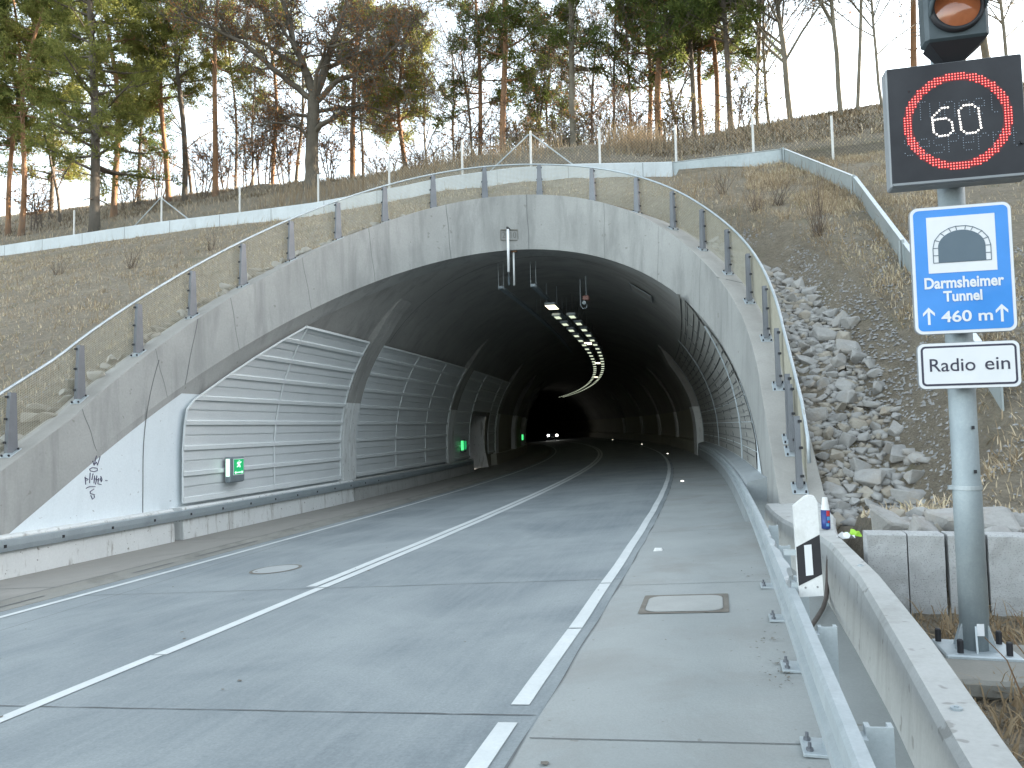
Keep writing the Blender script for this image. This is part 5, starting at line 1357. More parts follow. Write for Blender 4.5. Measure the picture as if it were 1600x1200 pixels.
L_in = 'broken grey stone lying inside the channel between right portal leg and edge stones'
L_wall = 'broken stone heaped on the bank above the low granite wall'
a_ = float(rsel[0]); segs = []
while a_ < rsel[-1]:
    x_, y_ = chan(a_, 0); segs.append((a_, y_)); a_ += .2
def outer_d(a_, y_): return 1.16 + .08 * math.sin(a_ * .7) - .40 * float(smoothstep(15.5, 19.5, y_))
lastp = None
for a_, y_ in segs:
    if y_ < 7.6: break
    d_ = outer_d(a_, y_) + rr_.uniform(-.08, .08); x2, y2 = chan(a_, d_)
    if lastp is None or math.hypot(x2 - lastp[0], y2 - lastp[1]) > lastp[2] * .80:
        sz = rr_.uniform(.28, .44); put_rock(RM, (x2, y2, hz(x2, y2) + .04), sz, L_edge, 'edge stones of the right stone channel'); placed.append((x2, y2, sz * .36)); lastp = (x2, y2, sz)
cnt = 0
for _ in range(9000):
    a_ = rr_.uniform(rsel[0], rsel[-1]); x_, y_ = chan(a_, 0); d_ = rr_.uniform(.10, outer_d(a_, y_)); x_, y_ = chan(a_, d_)
    if y_ < 7.4 or (y_ > 15 and rr_.random() < .6): continue
    sz = rr_.choice((.22, .25, .28, .34)) * rr_.uniform(.85, 1.15)
    if free(x_, y_, sz * .36): put_rock(RM, (x_, y_, hz(x_, y_) + sz * .06), sz, L_in, 'stones inside the right channel'); placed.append((x_, y_, sz * .36)); cnt += 1
    if cnt > 128: break
cnt = 0
for _ in range(4000):
    x_, y_ = rr_.uniform(1.05, 3.4), rr_.uniform(6.86, 8.2)
    if x_ > 1.9 and y_ > 7.3 + .3 * (x_ > 2.4): continue
    sz = rr_.choice((.2, .26, .32, .4)) * rr_.uniform(.9, 1.2)
    if free(x_, y_, sz * .36): put_rock(RM, (x_, y_, hz(x_, y_) + sz * .05), sz, L_wall, 'stones above the granite wall'); placed.append((x_, y_, sz * .36)); cnt += 1
    if cnt > 30: break
# the small stones that fill the gaps: far too many to count
def rubble(name, XY, Z, smin, smax, meshes, mat):
    n_ = len(XY); VV, FF, base = [], [], 0
    src = []
    for me in meshes:
        co = np.empty(len(me.vertices) * 3, np.float32); me.vertices.foreach_get('co', co)
        src.append((co.reshape(-1, 3), np.array([p.vertices[:] for p in me.polygons])))
    for k_ in range(n_):
        co, fc = src[k_ % len(src)]; sz = rr_.uniform(smin, smax); an, ti = rr_.uniform(0, 6.28), rr_.uniform(-.5, .8)
        Rm = np.array(Matrix.Rotation(an, 3, 'Z') @ Matrix.Rotation(ti, 3, 'X')); V = co @ Rm.T * sz * np.array([rr_.uniform(.8, 1.2), rr_.uniform(.7, 1), rr_.uniform(.7, 1)])
        VV.append(V + np.array([XY[k_][0], XY[k_][1], Z[k_] + sz * .1])); FF.append(fc + base); base += len(co)
    o = raw_mesh(name, np.concatenate(VV), np.concatenate(FF), mat); o['kind'] = 'stuff'
RS = [rock_mesh(k_ + 90, (.6, .75, .9)[k_ % 3], 0, 12) for k_ in range(10)]
XYr = []
for _ in range(16000):
    a_ = rr_.uniform(rsel[0], rsel[-1]); x_, y_ = chan(a_, 0); d_ = rr_.uniform(.02, outer_d(a_, y_) + .1); x_, y_ = chan(a_, d_); sz = rr_.uniform(.09, .2)
    if 6.7 < y_ < 21 and free(x_, y_, sz * .26): XYr.append((x_, y_)); placed.append((x_, y_, sz * .26))
    if len(XYr) > 1000: break
for _ in range(900):
    x_, y_ = rr_.uniform(.93, 3.4), rr_.uniform(6.1, 8.0)
    if x_ > 1.0 and y_ < 6.66: continue
    if free(x_, y_, .04): XYr.append((x_, y_)); placed.append((x_, y_, .05))
    if len(XYr) > 1180: break
for q_ in ((.99, 6.45), (1.0, 6.62), (.97, 6.8), (1.03, 6.95), (1.06, 7.1), (.95, 6.3), (1.0, 6.5), (1.02, 6.72)): XYr.append(q_)
hh_ = height([q_[0] for q_ in XYr], [q_[1] for q_ in XYr])
rubble('stone_rubble', XYr[::2] , hh_[::2], .14, .27, RS, M['rock_grey']); rubble('stone_rubble', XYr[1::4], hh_[1::4], .13, .25, RS, M['rock_tan']); rubble('stone_rubble', XYr[3::4], hh_[3::4], .13, .25, RS, M['rock_grey'])
lsel = np.where((PF[:, 0] < -7.6) & (OUT[:, 1] > 6.5))[0]; cnt = 0; placed = []
for _ in range(4000):
    a_ = rr_.uniform(lsel[0], lsel[-1]); d_ = rr_.uniform(-.05, .5); x_, y_ = chan(a_, d_); sz = rr_.uniform(.20, .36)
    if free(x_, y_, sz * .36): put_rock(RP, (x_, y_, hz(x_, y_) + sz * .34), sz, 'pale broken stone packed along the slab behind the railing left of the arch', 'stones behind the left railing'); placed.append((x_, y_, sz * .36)); cnt += 1
    if cnt > 88: break
# gravel between the stones: uncountable
Vv = []; Ff = []
for _ in range(5200):
    a_ = rr_.uniform(rsel[0], rsel[-1]); d_ = rr_.uniform(.0, 1.7); x_, y_ = chan(a_, d_)
    if y_ < 6.7 or y_ > 21: continue
    Vv.append((x_, y_))
Vv = np.array(Vv); Hh = height(Vv[:, 0], Vv[:, 1]); n_ = len(Vv)
def scatter_chips(name, XY, H, smin, smax, mat, label=None):
    n_ = len(XY); base = np.array([(1, 0, -.5), (-.5, .87, -.5), (-.5, -.87, -.5), (.1, .1, .7)]); fc = np.array([(0, 1, 3), (1, 2, 3), (2, 0, 3)])
    r2 = np.random.default_rng(5); sz = r2.uniform(smin, smax, n_)[:, None, None]; V = base[None] * sz * r2.uniform(.6, 1.3, (n_, 4, 3))
    an = r2.uniform(0, 6.28, n_); c, s = np.cos(an), np.sin(an); X = V[..., 0] * c[:, None] - V[..., 1] * s[:, None]; Y = V[..., 0] * s[:, None] + V[..., 1] * c[:, None]
    V = np.stack([X, Y, V[..., 2] * .7], -1) + np.stack([XY[:, 0], XY[:, 1], H + .01], -1)[:, None, :]
    F_ = (fc[None] + (np.arange(n_) * 4)[:, None, None]).reshape(-1, 3)
    o = raw_mesh(name, V.reshape(-1, 3), F_, mat); o['kind'] = 'stuff'; return o
scatter_chips('gravel', Vv, Hh, .02, .055, M['rock_grey'])

# ------------------------------------------------------------------ dry grass and litter on the slopes: uncountable
def blades(name, XY, Z, lmin, lmax, wd, mat, lean=.9, seed=1, per=1, up=.6):
    r2 = np.random.default_rng(seed); n_ = len(XY); ln = r2.uniform(lmin, lmax, n_); az = r2.uniform(0, 6.283, n_); le = r2.uniform(.1, lean, n_)
    dx, dy, dz_ = np.cos(az) * le, np.sin(az) * le, np.sqrt(np.clip(1 - le ** 2, .02, 1)) * up
    B = np.stack([XY[:, 0], XY[:, 1], Z - .02], -1); D = np.stack([dx, dy, dz_], -1) * ln[:, None]
    W = np.stack([-np.sin(az + r2.normal(0, .6, n_)), np.cos(az), np.zeros(n_)], -1) * (wd * r2.uniform(.6, 1.4, n_))[:, None]
    mid = B + D * .55 + np.array([0, 0, 1]) * (ln * .10)[:, None]; tip = B + D
    V = np.stack([B - W, B + W, mid + W * .7, mid - W * .7, tip], 1).reshape(-1, 3); i = np.arange(n_) * 5
    F3 = np.concatenate([np.stack([i, i + 1, i + 2], 1), np.stack([i, i + 2, i + 3], 1), np.stack([i + 3, i + 2, i + 4], 1)])
    o = raw_mesh(name, V, F3, mat); o['kind'] = 'stuff'; return o
r2 = np.random.default_rng(21)
def slope_points(n, x0, x1, y0, y1):
    X = r2.uniform(x0, x1, n); Y = r2.uniform(y0, y1, n)
    cl = np.array([mnoise.noise(Vector((a * .9, b2 * .9, 7))) + .6 * mnoise.noise(Vector((a * 3, b2 * 3, 2))) for a, b2 in zip(X, Y)])
    k_ = r2.random(n) < np.clip(.55 + cl * 1.1, .08, 1); X, Y = X[k_], Y[k_]
    d2 = (X[:, None] - _curve[None, :, 0]) ** 2 + (Y[:, None] - _curve[None, :, 1]) ** 2; i = d2.argmin(1); dd = np.sqrt(d2.min(1))
    sg = (X - _curve[i, 0]) * NR[::2][i, 0] + (Y - _curve[i, 1]) * NR[::2][i, 1]
    inside = (sg < 0.05) & (dd < 7)
    inside |= (X > -10.5) & (X < 1.0) & (Y < 9); lim = np.where((X > 0) & (Y < 20), 1.75, .55)
    k_ = ~inside & (dd > lim); X, Y = X[k_], Y[k_]
    return np.stack([X, Y], 1)
XY = np.concatenate([slope_points(100000, -34, -9, 8.6, 27.3), slope_points(22000, -12, 3, 18, 26.8), slope_points(60000, .8, 5.2, 8.2, 27), slope_points(22000, 2.5, 9, 6.8, 30)])
blades('dry_grass', XY, height(XY[:, 0], XY[:, 1]), .07, .27, .008, M['dry'], lean=.98, seed=3, up=.6)
XY = np.concatenate([slope_points(9000, -34, -9, 8.6, 27.3), slope_points(5000, -3, 4.2, 17, 26.6), slope_points(1400, .8, 4.5, 9, 20)])
blades('dry_grass', XY, height(XY[:, 0], XY[:, 1]), .22, .55, .0045, M['straw'], lean=.65, seed=4, up=.9)
XY = np.stack([r2.uniform(-50, 24, 26000), r2.uniform(27.3, 40, 26000)], 1); XY = XY[XY[:, 1] > ykerb(XY[:, 0]) + .3]
blades('dry_grass', XY, height(XY[:, 0], XY[:, 1]), .12, .42, .013, M['dry'], lean=.9, seed=5, up=.7)
XY = np.stack([np.concatenate([r2.normal(-3.2, .7, 700), r2.normal(-.5, 2.2, 500)]), r2.uniform(28.5, 32.0, 1200)], 1)
blades('dry_grass', XY, height(XY[:, 0], XY[:, 1]), .5, 1.25, .009, M['straw'], lean=.4, seed=6, up=1.0)
XY = np.stack([r2.uniform(-19, -6, 1300), r2.uniform(27.7, 31, 1300)], 1)
blades('dry_grass', XY, height(XY[:, 0], XY[:, 1]), .35, .95, .011, M['straw'], lean=.45, seed=7, up=1.0)
XY = np.stack([r2.uniform(-3, 14, 15000), r2.uniform(28.3, 37, 15000)], 1)
blades('undergrowth', XY, height(XY[:, 0], XY[:, 1]), .10, .34, .018, M['brush'], lean=.97, seed=17, up=.6)
XY = np.stack([r2.uniform(-40, -3, 9000), r2.uniform(31, 38, 9000)], 1)
blades('undergrowth', XY, height(XY[:, 0], XY[:, 1]), .10, .35, .02, M['brush'], lean=.9, seed=18, up=.7)
XY = np.stack([r2.uniform(1.0, 3.2, 5200), r2.uniform(2.2, 6.3, 5200)], 1)
k_ = ~((XY[:, 0] > 1.08) & (XY[:, 0] < 1.82) & (XY[:, 1] > 4.72) & (XY[:, 1] < 5.40)); XY = XY[k_]
blades('dry_grass', XY, height(XY[:, 0], XY[:, 1]), .08, .32, .006, M['straw'], lean=.98, seed=8, up=.6)
XY = np.concatenate([slope_points(14000, -34, 0, 8.6, 27), slope_points(16000, .8, 5.5, 7, 20)]); scatter_chips('gravel', XY, height(XY[:, 0], XY[:, 1]), .010, .042, M['rock_grey'])

#PART4
# ------------------------------------------------------------------ trees on the ridge
def unit(r):
    v = Vector((r.gauss(0, 1), r.gauss(0, 1), r.gauss(0, 1))); return v.normalized()
def wobble_path(r, p0, d, L, n, w_, up=0.0):
    P = [Vector(p0)]; d = Vector(d).normalized()
    for i in range(n):
        d = (d + unit(r) * w_ + Vector((0, 0, up))).normalized(); P.append(P[-1] + d * (L / n))
    return P
def tufts(centers, dirs, r2, nb, lmin, lmax, wd, spread=1.0):
    """needle or leaf blades round twig points (numpy)"""
    C_ = np.repeat(np.asarray(centers), nb, 0); D_ = np.repeat(np.asarray(dirs), nb, 0); n_ = len(C_)
    d = r2.normal(0, 1, (n_, 3)) * spread + D_ * .9 + np.array([0, 0, .25]); d /= np.linalg.norm(d, axis=1)[:, None]
    ln = r2.uniform(lmin, lmax, n_)[:, None]; w_ = np.cross(d, r2.normal(0, 1, (n_, 3))); w_ /= np.linalg.norm(w_, axis=1)[:, None] + 1e-9
    base = C_ + r2.normal(0, .085, (n_, 3)); hw = wd * r2.uniform(.6, 1.3, n_)[:, None]
    V = np.stack([base - w_ * hw * .5, base + w_ * hw * .5, base + d * ln], 1).reshape(-1, 3)
    return V, np.arange(n_ * 3).reshape(-1, 3)
def place(px_, D, ybase=285):
    d = ray(px_, ybase); p = CAM + d * D; return p.x, p.y, hz(p.x, p.y)
def pine(name, px_, D, wpx, H, cs, dens, lean=0.0, bend=.02, mat='bark_pine', needles='needles_dark', label='', Lmax=2.6, seed=1, stubs=5, clump=1.0):
    r = random.Random(seed); q2 = np.random.default_rng(seed); x_, y_, z_ = place(px_, D)
    t = thing(name, label, 'tree', (x_, y_, z_)); r0 = wpx * D / F_PX / 2
    P = []; o = Vector((0, 0, -.4)); n_ = 14; dx = Vector((RT.x, RT.y, 0)) * lean
    ph = r.uniform(0, 6)
    for i in range(n_ + 1):
        u = i / n_; P.append(Vector((dx.x * u * H + math.sin(u * 7 + ph) * bend * H * u, dx.y * u * H + math.cos(u * 6 + ph) * bend * H * u, -.4 + u * (H + .4))))
    R0 = [r0 * (1.28 if i == 0 else 1.0) * (1 - .68 * (i / n_)) for i in range(n_ + 1)]
    b = MB(); b.tube(P, R0, 9)
    def tp(z): 
        u = (z + .4) / (H + .4) * n_; i = min(int(u), n_ - 1); return P[i].lerp(P[i + 1], u - i), R0[i] * (1 - (u - i)) + R0[i + 1] * (u - i)
    for _ in range(stubs):
        z = r.uniform(1.2, max(1.6, cs * H + 1.5)); p, rr = tp(min(z, H - .5)); a = r.uniform(0, 6.28); L = r.uniform(.4, 1.5)
        Q = wobble_path(r, p, (math.cos(a), math.sin(a), r.uniform(-.25, .35)), L, 4, .18); b.tube(Q, [rr * .25, rr * .2, rr * .15, rr * .1, .006], 4, cap=False)
    C_, Dd = [], []
    nb = int(dens * 30)
    for k_ in range(nb):
        z = H * (cs + (1 - cs) * (k_ + r.random()) / nb); u = (z / H - cs) / (1 - cs + 1e-6); p, rr = tp(min(z, H - .05))
        a = r.uniform(0, 6.28); L = Lmax * (1 - .55 * u) * r.uniform(.55, 1.15)
        Q = wobble_path(r, p, (math.cos(a), math.sin(a), r.uniform(-.15, .3) + .3 * u), L, 6, .16, .03)
        br = max(.012, min(rr * .5, .03 * L)); b.tube(Q, [br * (1 - .8 * i / 6) for i in range(7)], 5, cap=False)
        for i in range(2, 7):
            for _ in range(int(2 * clump) + 1):
                if r.random() < .22: continue
                d_ = ((Q[i] - Q[i - 1]).normalized() + unit(r) * .9).normalized(); tl = r.uniform(.25, .85) * (.6 + .4 * L / Lmax)
                e = Q[i] + d_ * tl
                b.tube([Q[i], e], [.012, .006], 3, cap=False)
                for f_ in (.4, .7, 1.0):
                    C_.append(tuple(Q[i].lerp(e, f_) + unit(r) * .10)); Dd.append(tuple(d_))
    b.build('trunk', M[mat], t, smooth=True)
    if C_:
        V, Fc = tufts(C_, Dd, q2, 13, .12, .27, .055, .8); raw_mesh('crown', V, Fc, M[needles], t)
    return t
def broadleaf(name, px_, D, wpx, H, label, mat='bark_grey', leaf=None, nleaf=0.0, lean=0.0, seed=1, first=.35, levels=4, spread=.75, lmat='leaves_brown', kids=4, lsize=.11, cat='tree', stems=1, twigs=3):
    r = random.Random(seed); q2 = np.random.default_rng(seed); x_, y_, z_ = place(px_, D)
    t = thing(name, label, cat, (x_, y_, z_)); r0 = wpx * D / F_PX / 2; b = MB(); tips, td = [], []
    def grow(p, d, L, rad, lev):
        n_ = 6 if lev == 0 else 4
        Q = wobble_path(r, p, d, L, n_, .07 if lev == 0 else .2, .02 if lev == 0 else .045)
        r1 = rad * (.55 if lev == 0 else .4); b.tube(Q, [rad + (r1 - rad) * i / n_ for i in range(n_ + 1)], 8 if lev == 0 else (5 if lev < 2 else 3), cap=False)
        if lev >= levels - 2:
            for i in range(1, n_ + 1): tips.append(tuple(Q[i])); td.append(tuple((Q[i] - Q[i - 1]).normalized()))
        if lev < levels - 1:
            kn = kids + (twigs if lev == 0 else 0) + (2 if lev == 1 else 0)
            for k_ in range(kn):
                u = r.uniform(first, 1.0) if lev == 0 else r.uniform(.25, 1.0); i = min(int(u * n_), n_ - 1); p2 = Q[i].lerp(Q[i + 1], u * n_ - i)
                ax_ = (Q[i + 1] - Q[i]).normalized(); side = unit(r); side = (side - ax_ * side.dot(ax_)).normalized()
                dd = (ax_ * (1 - spread * r.uniform(.5, 1.0)) + side * spread).normalized()
                rl = (rad + (r1 - rad) * u); grow(p2, dd, L * r.uniform(.36, .62) * (1.15 if lev == 0 else 1), max(.0135, rl * r.uniform(.42, .62)), lev + 1)
    for st in range(stems):
        dr = Vector((RT.x * lean, RT.y * lean, 1)) + (unit(r) * .25 if stems > 1 else Vector((0, 0, 0))); dr.z = abs(dr.z)
        grow(Vector((r.uniform(-.3, .3) if stems > 1 else 0, r.uniform(-.2, .2) if stems > 1 else 0, -.35)), dr, H * (r.uniform(.7, 1) if stems > 1 else 1), max(r0, .012), 0)
    b.build('trunk', M[mat], t, smooth=True)
    if nleaf > 0 and tips:
        k_ = q2.random(len(tips)) < min(1, nleaf * .32); idx = np.where(k_)[0]
        if len(idx):
            V, Fc = tufts(np.array(tips)[idx], np.array(td)[idx], q2, 3, lsize * .7, lsize * 1.4, lsize * .75, 1.3); raw_mesh('crown', V, Fc, M[lmat], t)
    return t
# pines: pixel column of the foot, distance, trunk width in the photo, height, crown start, density ...
PINES = [
 (-40, 42, 13, 15, .24, 2.0, .01, 'needles_dark', 'bark_pine', 'dense dark pine cut off by the left edge of the photo', 3.0),
 (14, 41, 8, 15, .32, 1.6, .02, 'needles_dark', 'bark_pine', 'leftmost slim pine of the pair with reddish trunks near the left edge'),
 (33, 40, 9, 15, .32, 1.7, .05, 'needles_olive', 'bark_pine', 'right one of the reddish-trunked pine pair near the left edge, leaning slightly'),
 (148, 36, 16, 16, .17, 2.5, -.01, 'needles_olive', 'bark_dark', 'big dark-trunked pine with low dense boughs, in front of the other left pines', 3.4),
 (80, 44, 7, 13, .16, 2.3, .0, 'needles_olive', 'bark_dark', 'yellow-green bushy pine between the reddish pair and the big dark pine', 2.8),
 (178, 40, 10, 15, .26, 1.9, .0, 'needles_olive', 'bark_pine', 'pine with reddish upper trunk directly right of the big dark pine'),
 (217, 43, 6, 14, .24, 1.7, .01, 'needles_dark', 'bark_dark', 'thin dark pine, second to the right of the big dark pine'),
 (264, 41, 9, 13, .36, .9, -.05, 'needles_olive', 'bark_pine', 'pine with crooked trunk leaning left, below thin crown'),
 (288, 40, 9, 16, .34, 1.6, -.01, 'needles_olive', 'bark_dark', 'straight dark pine with sparse yellow-green crown left of the tall reddish pine'),
 (336, 39, 9, 17, .38, 1.4, .01, 'needles_olive', 'bark_pine', 'tall straight reddish pine left of the old oak'),
 (368, 44, 5, 13, .40, .6, -.01, 'needles_olive', 'bark_dark', 'thin bare-stemmed pine just right of the tall reddish pine'),
 (426, 43, 7, 14, .36, 1.1, .0, 'needles_olive', 'bark_pine', 'reddish pine standing behind the oak branches on the left'),
 (551, 41, 10, 14, .30, 1.5, .02, 'needles_olive', 'bark_pine', 'olive-crowned pine right behind the old oak'),
 (566, 43, 5, 12, .40, .5, .0, 'needles_olive', 'bark_dark', 'thin dark pine close beside the olive-crowned pine'),
 (636, 40, 9, 9.5, .34, 2.0, -.05, 'needles_olive', 'bark_pine', 'short crooked pine with round olive crown left of the open sky gap'),
 (751, 38, 8, 15, .26, 1.1, .0, 'needles_dark', 'bark_pine', 'slim reddish pine left of the tall pair in the middle'),
 (786, 36, 11, 17, .24, 1.4, .01, 'needles_dark', 'bark_pine', 'tall reddish pine with scattered green boughs above the crown of the arch'),
 (862, 40, 5, 10, .14, 1.5, .0, 'needles_dark', 'bark_dark', 'small green pine between the two tall pines in the middle'),
 (899, 35, 12, 17, .28, 1.3, -.01, 'needles_dark', 'bark_grey', 'tall thick straight pine right of the arch middle', 2.4),
 (1014, 37, 9, 14, .30, 1.3, .02, 'needles_dark', 'bark_pine', 'pine with green crown left of the forked pine'),
 (1032, 35, 13, 13, .40, 2.0, .03, 'needles_dark', 'bark_pine', 'forked reddish pine with a bent side limb', 3.0),
 (1088, 34, 9, 14, .28, 1.9, -.01, 'needles_dark', 'bark_dark', 'dark pine, first of the close green group right of the forked pine'),
 (1101, 36, 8, 14, .42, 1.2, .0, 'needles_dark', 'bark_pine', 'slim pine in the middle of the close green group'),
 (1122, 35, 9, 14, .32, 1.9, .0, 'needles_dark', 'bark_pine', 'pine third in the close green group'),
 (1146, 33, 10, 14, .26, 1.8, -.03, 'needles_dark', 'bark_dark', 'rightmost pine of the close green group, leaning left'),
 (1437, 33, 11, 14, .42, .55, .0, 'needles_olive', 'bark_pine', 'pine trunk behind the gap left of the warning light'),
 (1560, 34, 13, 14, .40, .45, -.05, 'needles_olive', 'bark_grey', 'grey-trunked pine showing right of the warning light'),
]
for k_, row in enumerate(PINES):
    px_, D, wpx, H, cs, dens, lean, nd, bk, lb = row[:10]; Lm = row[10] if len(row) > 10 else 2.3
    pine('pine_tree', px_, D, wpx, H, cs, dens, lean, .012 + .012 * (k_ % 3), bk, nd, lb, Lm, seed=100 + k_)
def oak():
    D = 36.0; x_, y_, z_ = place(487, D); r = random.Random(5); q2 = np.random.default_rng(5)
    t = thing('oak_tree', 'old oak with thick grey trunk, spreading crooked boughs and few brown leaves', 'tree', (x_, y_, z_)); b = MB(); k_ = D / F_PX
    bk = Vector((FW.x, FW.y, 0)); tips, td = [], []
    def P3(px_, py_, dp): return Vector((RT.x, RT.y, 0)) * ((px_ - 487) * k_) + Vector((0, 0, (290 - py_) * k_)) + bk * dp
    limbs = [([(486, 302, 14), (487, 285, 11.5), (488, 230, 10), (490, 180, 9.6), (492, 140, 9.4)], 0, 0), ([(492, 142, 8), (478, 100, 6), (462, 60, 5), (456, 20, 4), (440, -30, 3), (430, -80, 2)], 0, -1), ([(492, 142, 8), (508, 95, 6), (520, 50, 5), (530, 10, 4), (545, -40, 3), (550, -90, 2)], 0, 1),
             ([(490, 150, 5), (455, 125, 4.5), (425, 100, 4), (395, 75, 3.3), (355, 58, 2.5), (315, 45, 1.7), (295, 20, 1)], 0, -2.2), ([(478, 102, 4), (440, 75, 3.2), (400, 40, 2.5), (360, 25, 1.6), (340, 0, 1)], -.4, 1.8), ([(496, 152, 5), (530, 125, 4), (570, 118, 3.5), (605, 105, 2.8), (640, 75, 2), (655, 45, 1)], 0, -1.6),
             ([(490, 202, 4.8), (512, 192, 4), (545, 180, 3), (572, 176, 1.5)], 0, -1.2), ([(488, 178, 3), (455, 165, 2.5), (425, 175, 2), (395, 182, 1)], 0, 1.5), ([(509, 92, 4), (550, 62, 3), (590, 40, 2), (622, 5, 1)], .4, 2.0), ([(487, 215, 3), (470, 198, 2.2), (440, 196, 1.6), (415, 205, .9)], 0, -1.2), ([(492, 160, 4), (500, 120, 3), (520, 85, 2.4), (560, 88, 1.6), (600, 72, 1)], 0, -2.4), ([(470, 80, 3), (450, 45, 2.4), (410, 15, 1.8), (385, -20, 1)], -.5, -2.0), ([(497, 168, 3.4), (540, 155, 2.6), (580, 150, 1.8), (615, 158, 1)], 0, 1.6)]
    def twig(p, d, L, rad, lev):
        Q = wobble_path(r, p, d, L, 4, .28, .03); b.tube(Q, [max(.008, rad * (1 - .7 * i / 4)) for i in range(5)], 4, cap=False)
        if lev >= 1:
            for i in (2, 3, 4): tips.append(tuple(Q[i])); td.append(tuple((Q[i] - Q[i - 1]).normalized()))
        if lev < 2:
            for _ in range(5): 
                u = r.uniform(.3, 1); i = min(int(u * 4), 3); p2 = Q[i].lerp(Q[i + 1], u * 4 - i); twig(p2, ((Q[i + 1] - Q[i]).normalized() * .6 + unit(r) * .75), L * r.uniform(.4, .65), rad * .5, lev + 1)
    for li, (L, d0, d1) in enumerate(limbs):
        n_ = len(L) - 1; Q = [P3(a, b2, d0 + (d1 - d0) * (i / n_)) for i, (a, b2, c) in enumerate(L)]
        # finer path
        R = []; QQ = []
        for i in range(n_):
            for f in np.linspace(0, 1, 4)[:-1]: QQ.append(Q[i].lerp(Q[i + 1], f) + (unit(r) * .05 if 0 < f else Vector((0, 0, 0)))); R.append((L[i][2] * (1 - f) + L[i + 1][2] * f) * k_)
        QQ.append(Q[-1]); R.append(L[-1][2] * k_); b.tube(QQ, R, 9 if li == 0 else 7, cap=False)
        if li == 0: continue
        for _ in range(int(6 * n_)):
            u = r.uniform(.25, 1) * (len(QQ) - 1); i = min(int(u), len(QQ) - 2); p = QQ[i].lerp(QQ[i + 1], u - i)
            twig(p, ((QQ[i + 1] - QQ[i]).normalized() * .5 + unit(r) * .8 + Vector((0, 0, .15))), r.uniform(.7, 1.9), max(.016, R[i] * .35), 0)
    b.build('trunk', M['bark_oak'], t, smooth=True)
    sel = np.where(q2.random(len(tips)) < .13)[0]; V, Fc = tufts(np.array(tips)[sel], np.array(td)[sel], q2, 3, .07, .14, .08, 1.2); raw_mesh('crown', V, Fc, M['leaves_brown'], t)
oak()
BARE = [(670, 41, 4, 6.5, 'thin bare tree standing alone in the open sky gap', 0, .3, 0), (712, 40, 4, 8, 'thin bare tree at the right side of the sky gap', .3, .3, 0), (736, 38, 5, 7, 'thin tree with rusty leaves left of the slim reddish pine', 1.0, .25, 0),
 (833, 39, 4, 8, 'thin bare tree between the tall middle pines', .4, .3, 0), (925, 37, 5, 7.5, 'thin brown-leaved tree right beside the thick straight pine', .8, .3, 0), (955, 36, 5, 8, 'slim dark bare tree, left of two leaning ones', .3, .3, .05), (985, 36, 5, 8.5, 'slim dark bare tree leaning right, before the forked pine', .2, .35, .06),
 (1068, 37, 5, 8, 'thin bare tree between the forked pine and the green group', .5, .3, 0), (1187, 33, 6, 8.5, 'bare tree right of the green pine group', 0, .3, -.02), (1207, 33, 5, 8, 'bare tree leaning left beside the wide bare tree', 0, .3, -.09), (1240, 32, 9, 9, 'wide bare tree with many upright boughs left of the leaning pair', 0, .22, 0),
 (1319, 31, 8, 8, 'bare tree with broken top left of the LED display', 0, .45, -.07), (1344, 31, 6, 9.5, 'tall bare tree leaning right, nearest to the LED display', 0, .5, .12), (1385, 31, 5, 7.5, 'small bare tree just left of the LED display top', .2, .3, -.04), (1515, 31, 7, 9, 'bare tree behind the right part of the warning light', 0, .3, .02), (1585, 32, 6, 8, 'bare tree at the right edge of the photo', 0, .3, .03),
 (460, 42, 6, 7, 'dark thin tree behind the oak trunk on its left', .5, .3, .02), (300, 43, 5, 6, 'thin brown-leaved tree behind the straight dark pine', 1.0, .25, -.04), (395, 42, 4, 6.5, 'thin brown-leaved tree midway between reddish pine and oak', 1.0, .25, .02), (95, 42, 5, 5, 'crooked small dark tree on the bank below the yellow-green pine', .4, .3, -.12)]
for k_, (px_, D, wpx, H, lb, nl, fi, ln) in enumerate(BARE):
    broadleaf('bare_tree', px_, D, wpx, H * 1.05, lb, ('bark_grey', 'bark_dark')[k_ % 2 if px_ < 1150 else 0], nleaf=nl, lean=ln, seed=300 + k_, first=fi, levels=4, spread=.62 if px_ < 1150 else .5, kids=(4 if px_ < 640 else 6) if px_ < 1150 else 8, lsize=.10, twigs=12 if px_ > 1150 else (1 if px_ < 640 else 4))
SH = [(60, 41, 2.6, 'leaves_brown', .9), (200, 42, 2.4, 'leaves_olive', .8), (245, 42, 2.8, 'leaves_brown', .7), (318, 40, 2.8, 'leaves_brown', .9), (352, 40, 2.6, 'leaves_brown', .6), (385, 39, 3.4, 'leaves_brown', 1.2), (412, 40, 3.2, 'leaves_olive', .9), (445, 40, 3.6, 'leaves_brown', 1.2), (520, 38, 2.4, 'leaves_brown', .8),
      (600, 40, 2.4, 'leaves_brown', .3), (655, 40, 2.2, 'leaves_olive', .3), (690, 39, 2.4, 'leaves_brown', .35), (722, 38, 3.6, 'leaves_brown', 1.4), (765, 38, 3.4, 'leaves_brown', 1.2), (815, 37, 3.2, 'leaves_olive', 1.0), (845, 37, 3.0, 'leaves_olive', 1.1), (880, 36, 3.0, 'leaves_olive', .9), (915, 36, 3.6, 'leaves_brown', .9), (942, 36, 3.6, 'leaves_brown', .8), (970, 35, 3.0, 'leaves_olive', .8), (1000, 35, 3.0, 'leaves_brown', .6), (1050, 34, 2.6, 'leaves_olive', .8), (1075, 34, 2.4, 'leaves_olive', 1.0), (1160, 32, 2.4, 'leaves_olive', .8)]
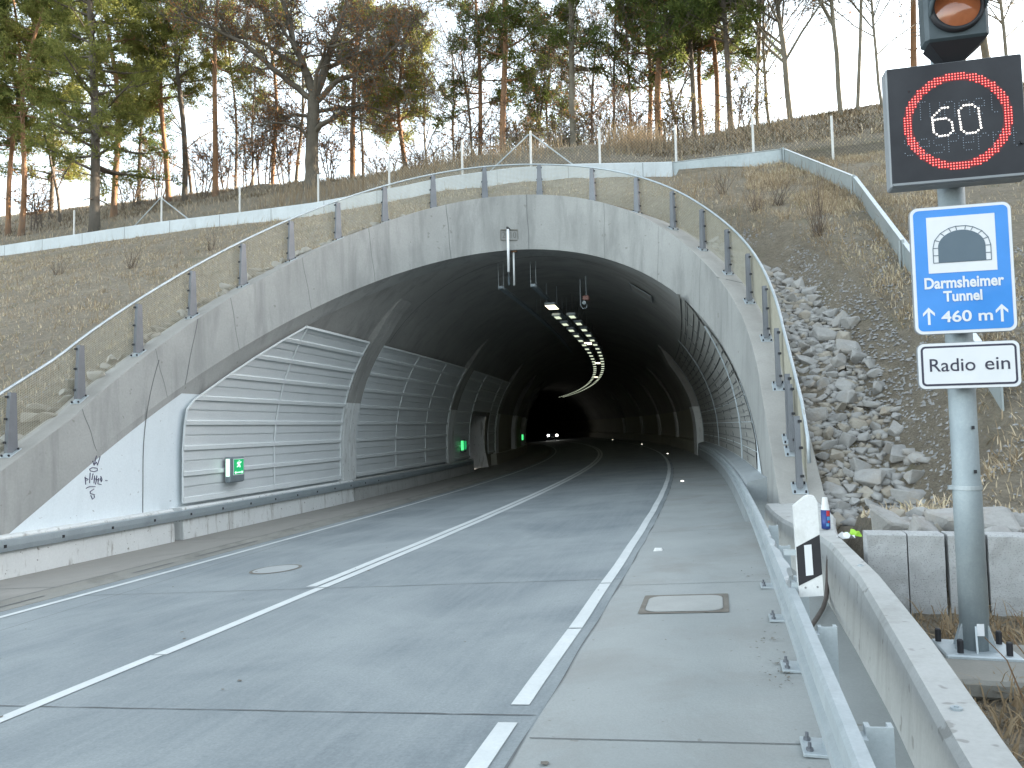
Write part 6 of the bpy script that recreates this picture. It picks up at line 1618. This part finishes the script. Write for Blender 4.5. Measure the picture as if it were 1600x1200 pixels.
for k_, (px_, D, H, lm, nl) in enumerate(SH):
    broadleaf('shrub', px_, D, 2.2, H, 'thin-stemmed %s shrub on the ridge, %s from the left' % ('rusty-leaved' if lm == 'leaves_brown' else 'olive-green', ORD[k_]), 'twig', nleaf=nl * .45, seed=500 + k_, first=.2, levels=3, spread=.55, lmat=lm, kids=5, cat='shrub', stems=4, lsize=.11)
# weeds on the slopes
def weed(px_, py_, H, n_, label, seed, spread=.35, mat='twig'):
    g = hit_ground(px_, py_, 5)
    if g is None: return
    r = random.Random(seed); t = thing('dry_weed', label, 'plant', g); b = MB()
    for _ in range(n_):
        d = Vector((r.gauss(0, spread), r.gauss(0, spread), 1)); Q = wobble_path(r, (r.gauss(0, .07), r.gauss(0, .07), -.03), d, H * r.uniform(.5, 1.1), 4, .12)
        b.tube(Q, [.006, .005, .004, .003, .0015], 3, cap=False)
        for i in (2, 3):
            if r.random() < .7: b.tube([Q[i], Q[i] + (unit(r) * .6 + Vector((0, 0, .6))) * H * .16], [.003, .0012], 3, cap=False)
    b.build('stems', M[mat], t)
weed(1280, 368, 1.5, 34, 'tall dry weed clump standing on the right slope below the steel sheets', 1, .25)
weed(1216, 322, 1.0, 26, 'low brown weed clump near the right corner of the steel sheets', 2)
weed(1130, 305, .9, 26, 'brown weed clump above the right end of the arch railing', 3)
weed(1180, 330, .9, 22, 'thin weed clump left of the tall one on the right slope', 4)
weed(205, 420, .9, 24, 'purplish dry weed clump on the left slope under the kerb wall', 5)
weed(90, 430, .8, 22, 'dry weed clump far left on the slope', 6)
weed(330, 392, .8, 20, 'dry weed clump on the left slope nearest the railing', 7)
g_ = (1.72, 4.2)
t = thing('dry_weed', 'cut brown reed stubble beside the pole foundation at the bottom right', 'plant', (1.62, 4.05, .08)); r = random.Random(9); b_ = MB()
for _ in range(46):
    p_ = Vector((r.gauss(0, .10), r.gauss(0, .14), 0)); b_.tube([p_, p_ + Vector((r.gauss(0, .05), r.gauss(0, .05), r.uniform(.08, .26)))], [.006, .004], 5)
for _ in range(5):
    p_ = Vector((r.gauss(-.1, .08), r.gauss(.1, .14), 0)); b_.tube([p_, p_ + Vector((-.08, .02, .25)), p_ + Vector((-.17, .02, r.uniform(.35, .5)))], [.005, .004, .003], 4)
b_.build('stems', plain('reed_stem', (.20, .12, .065), .8, var=.4, vscale=20), t)
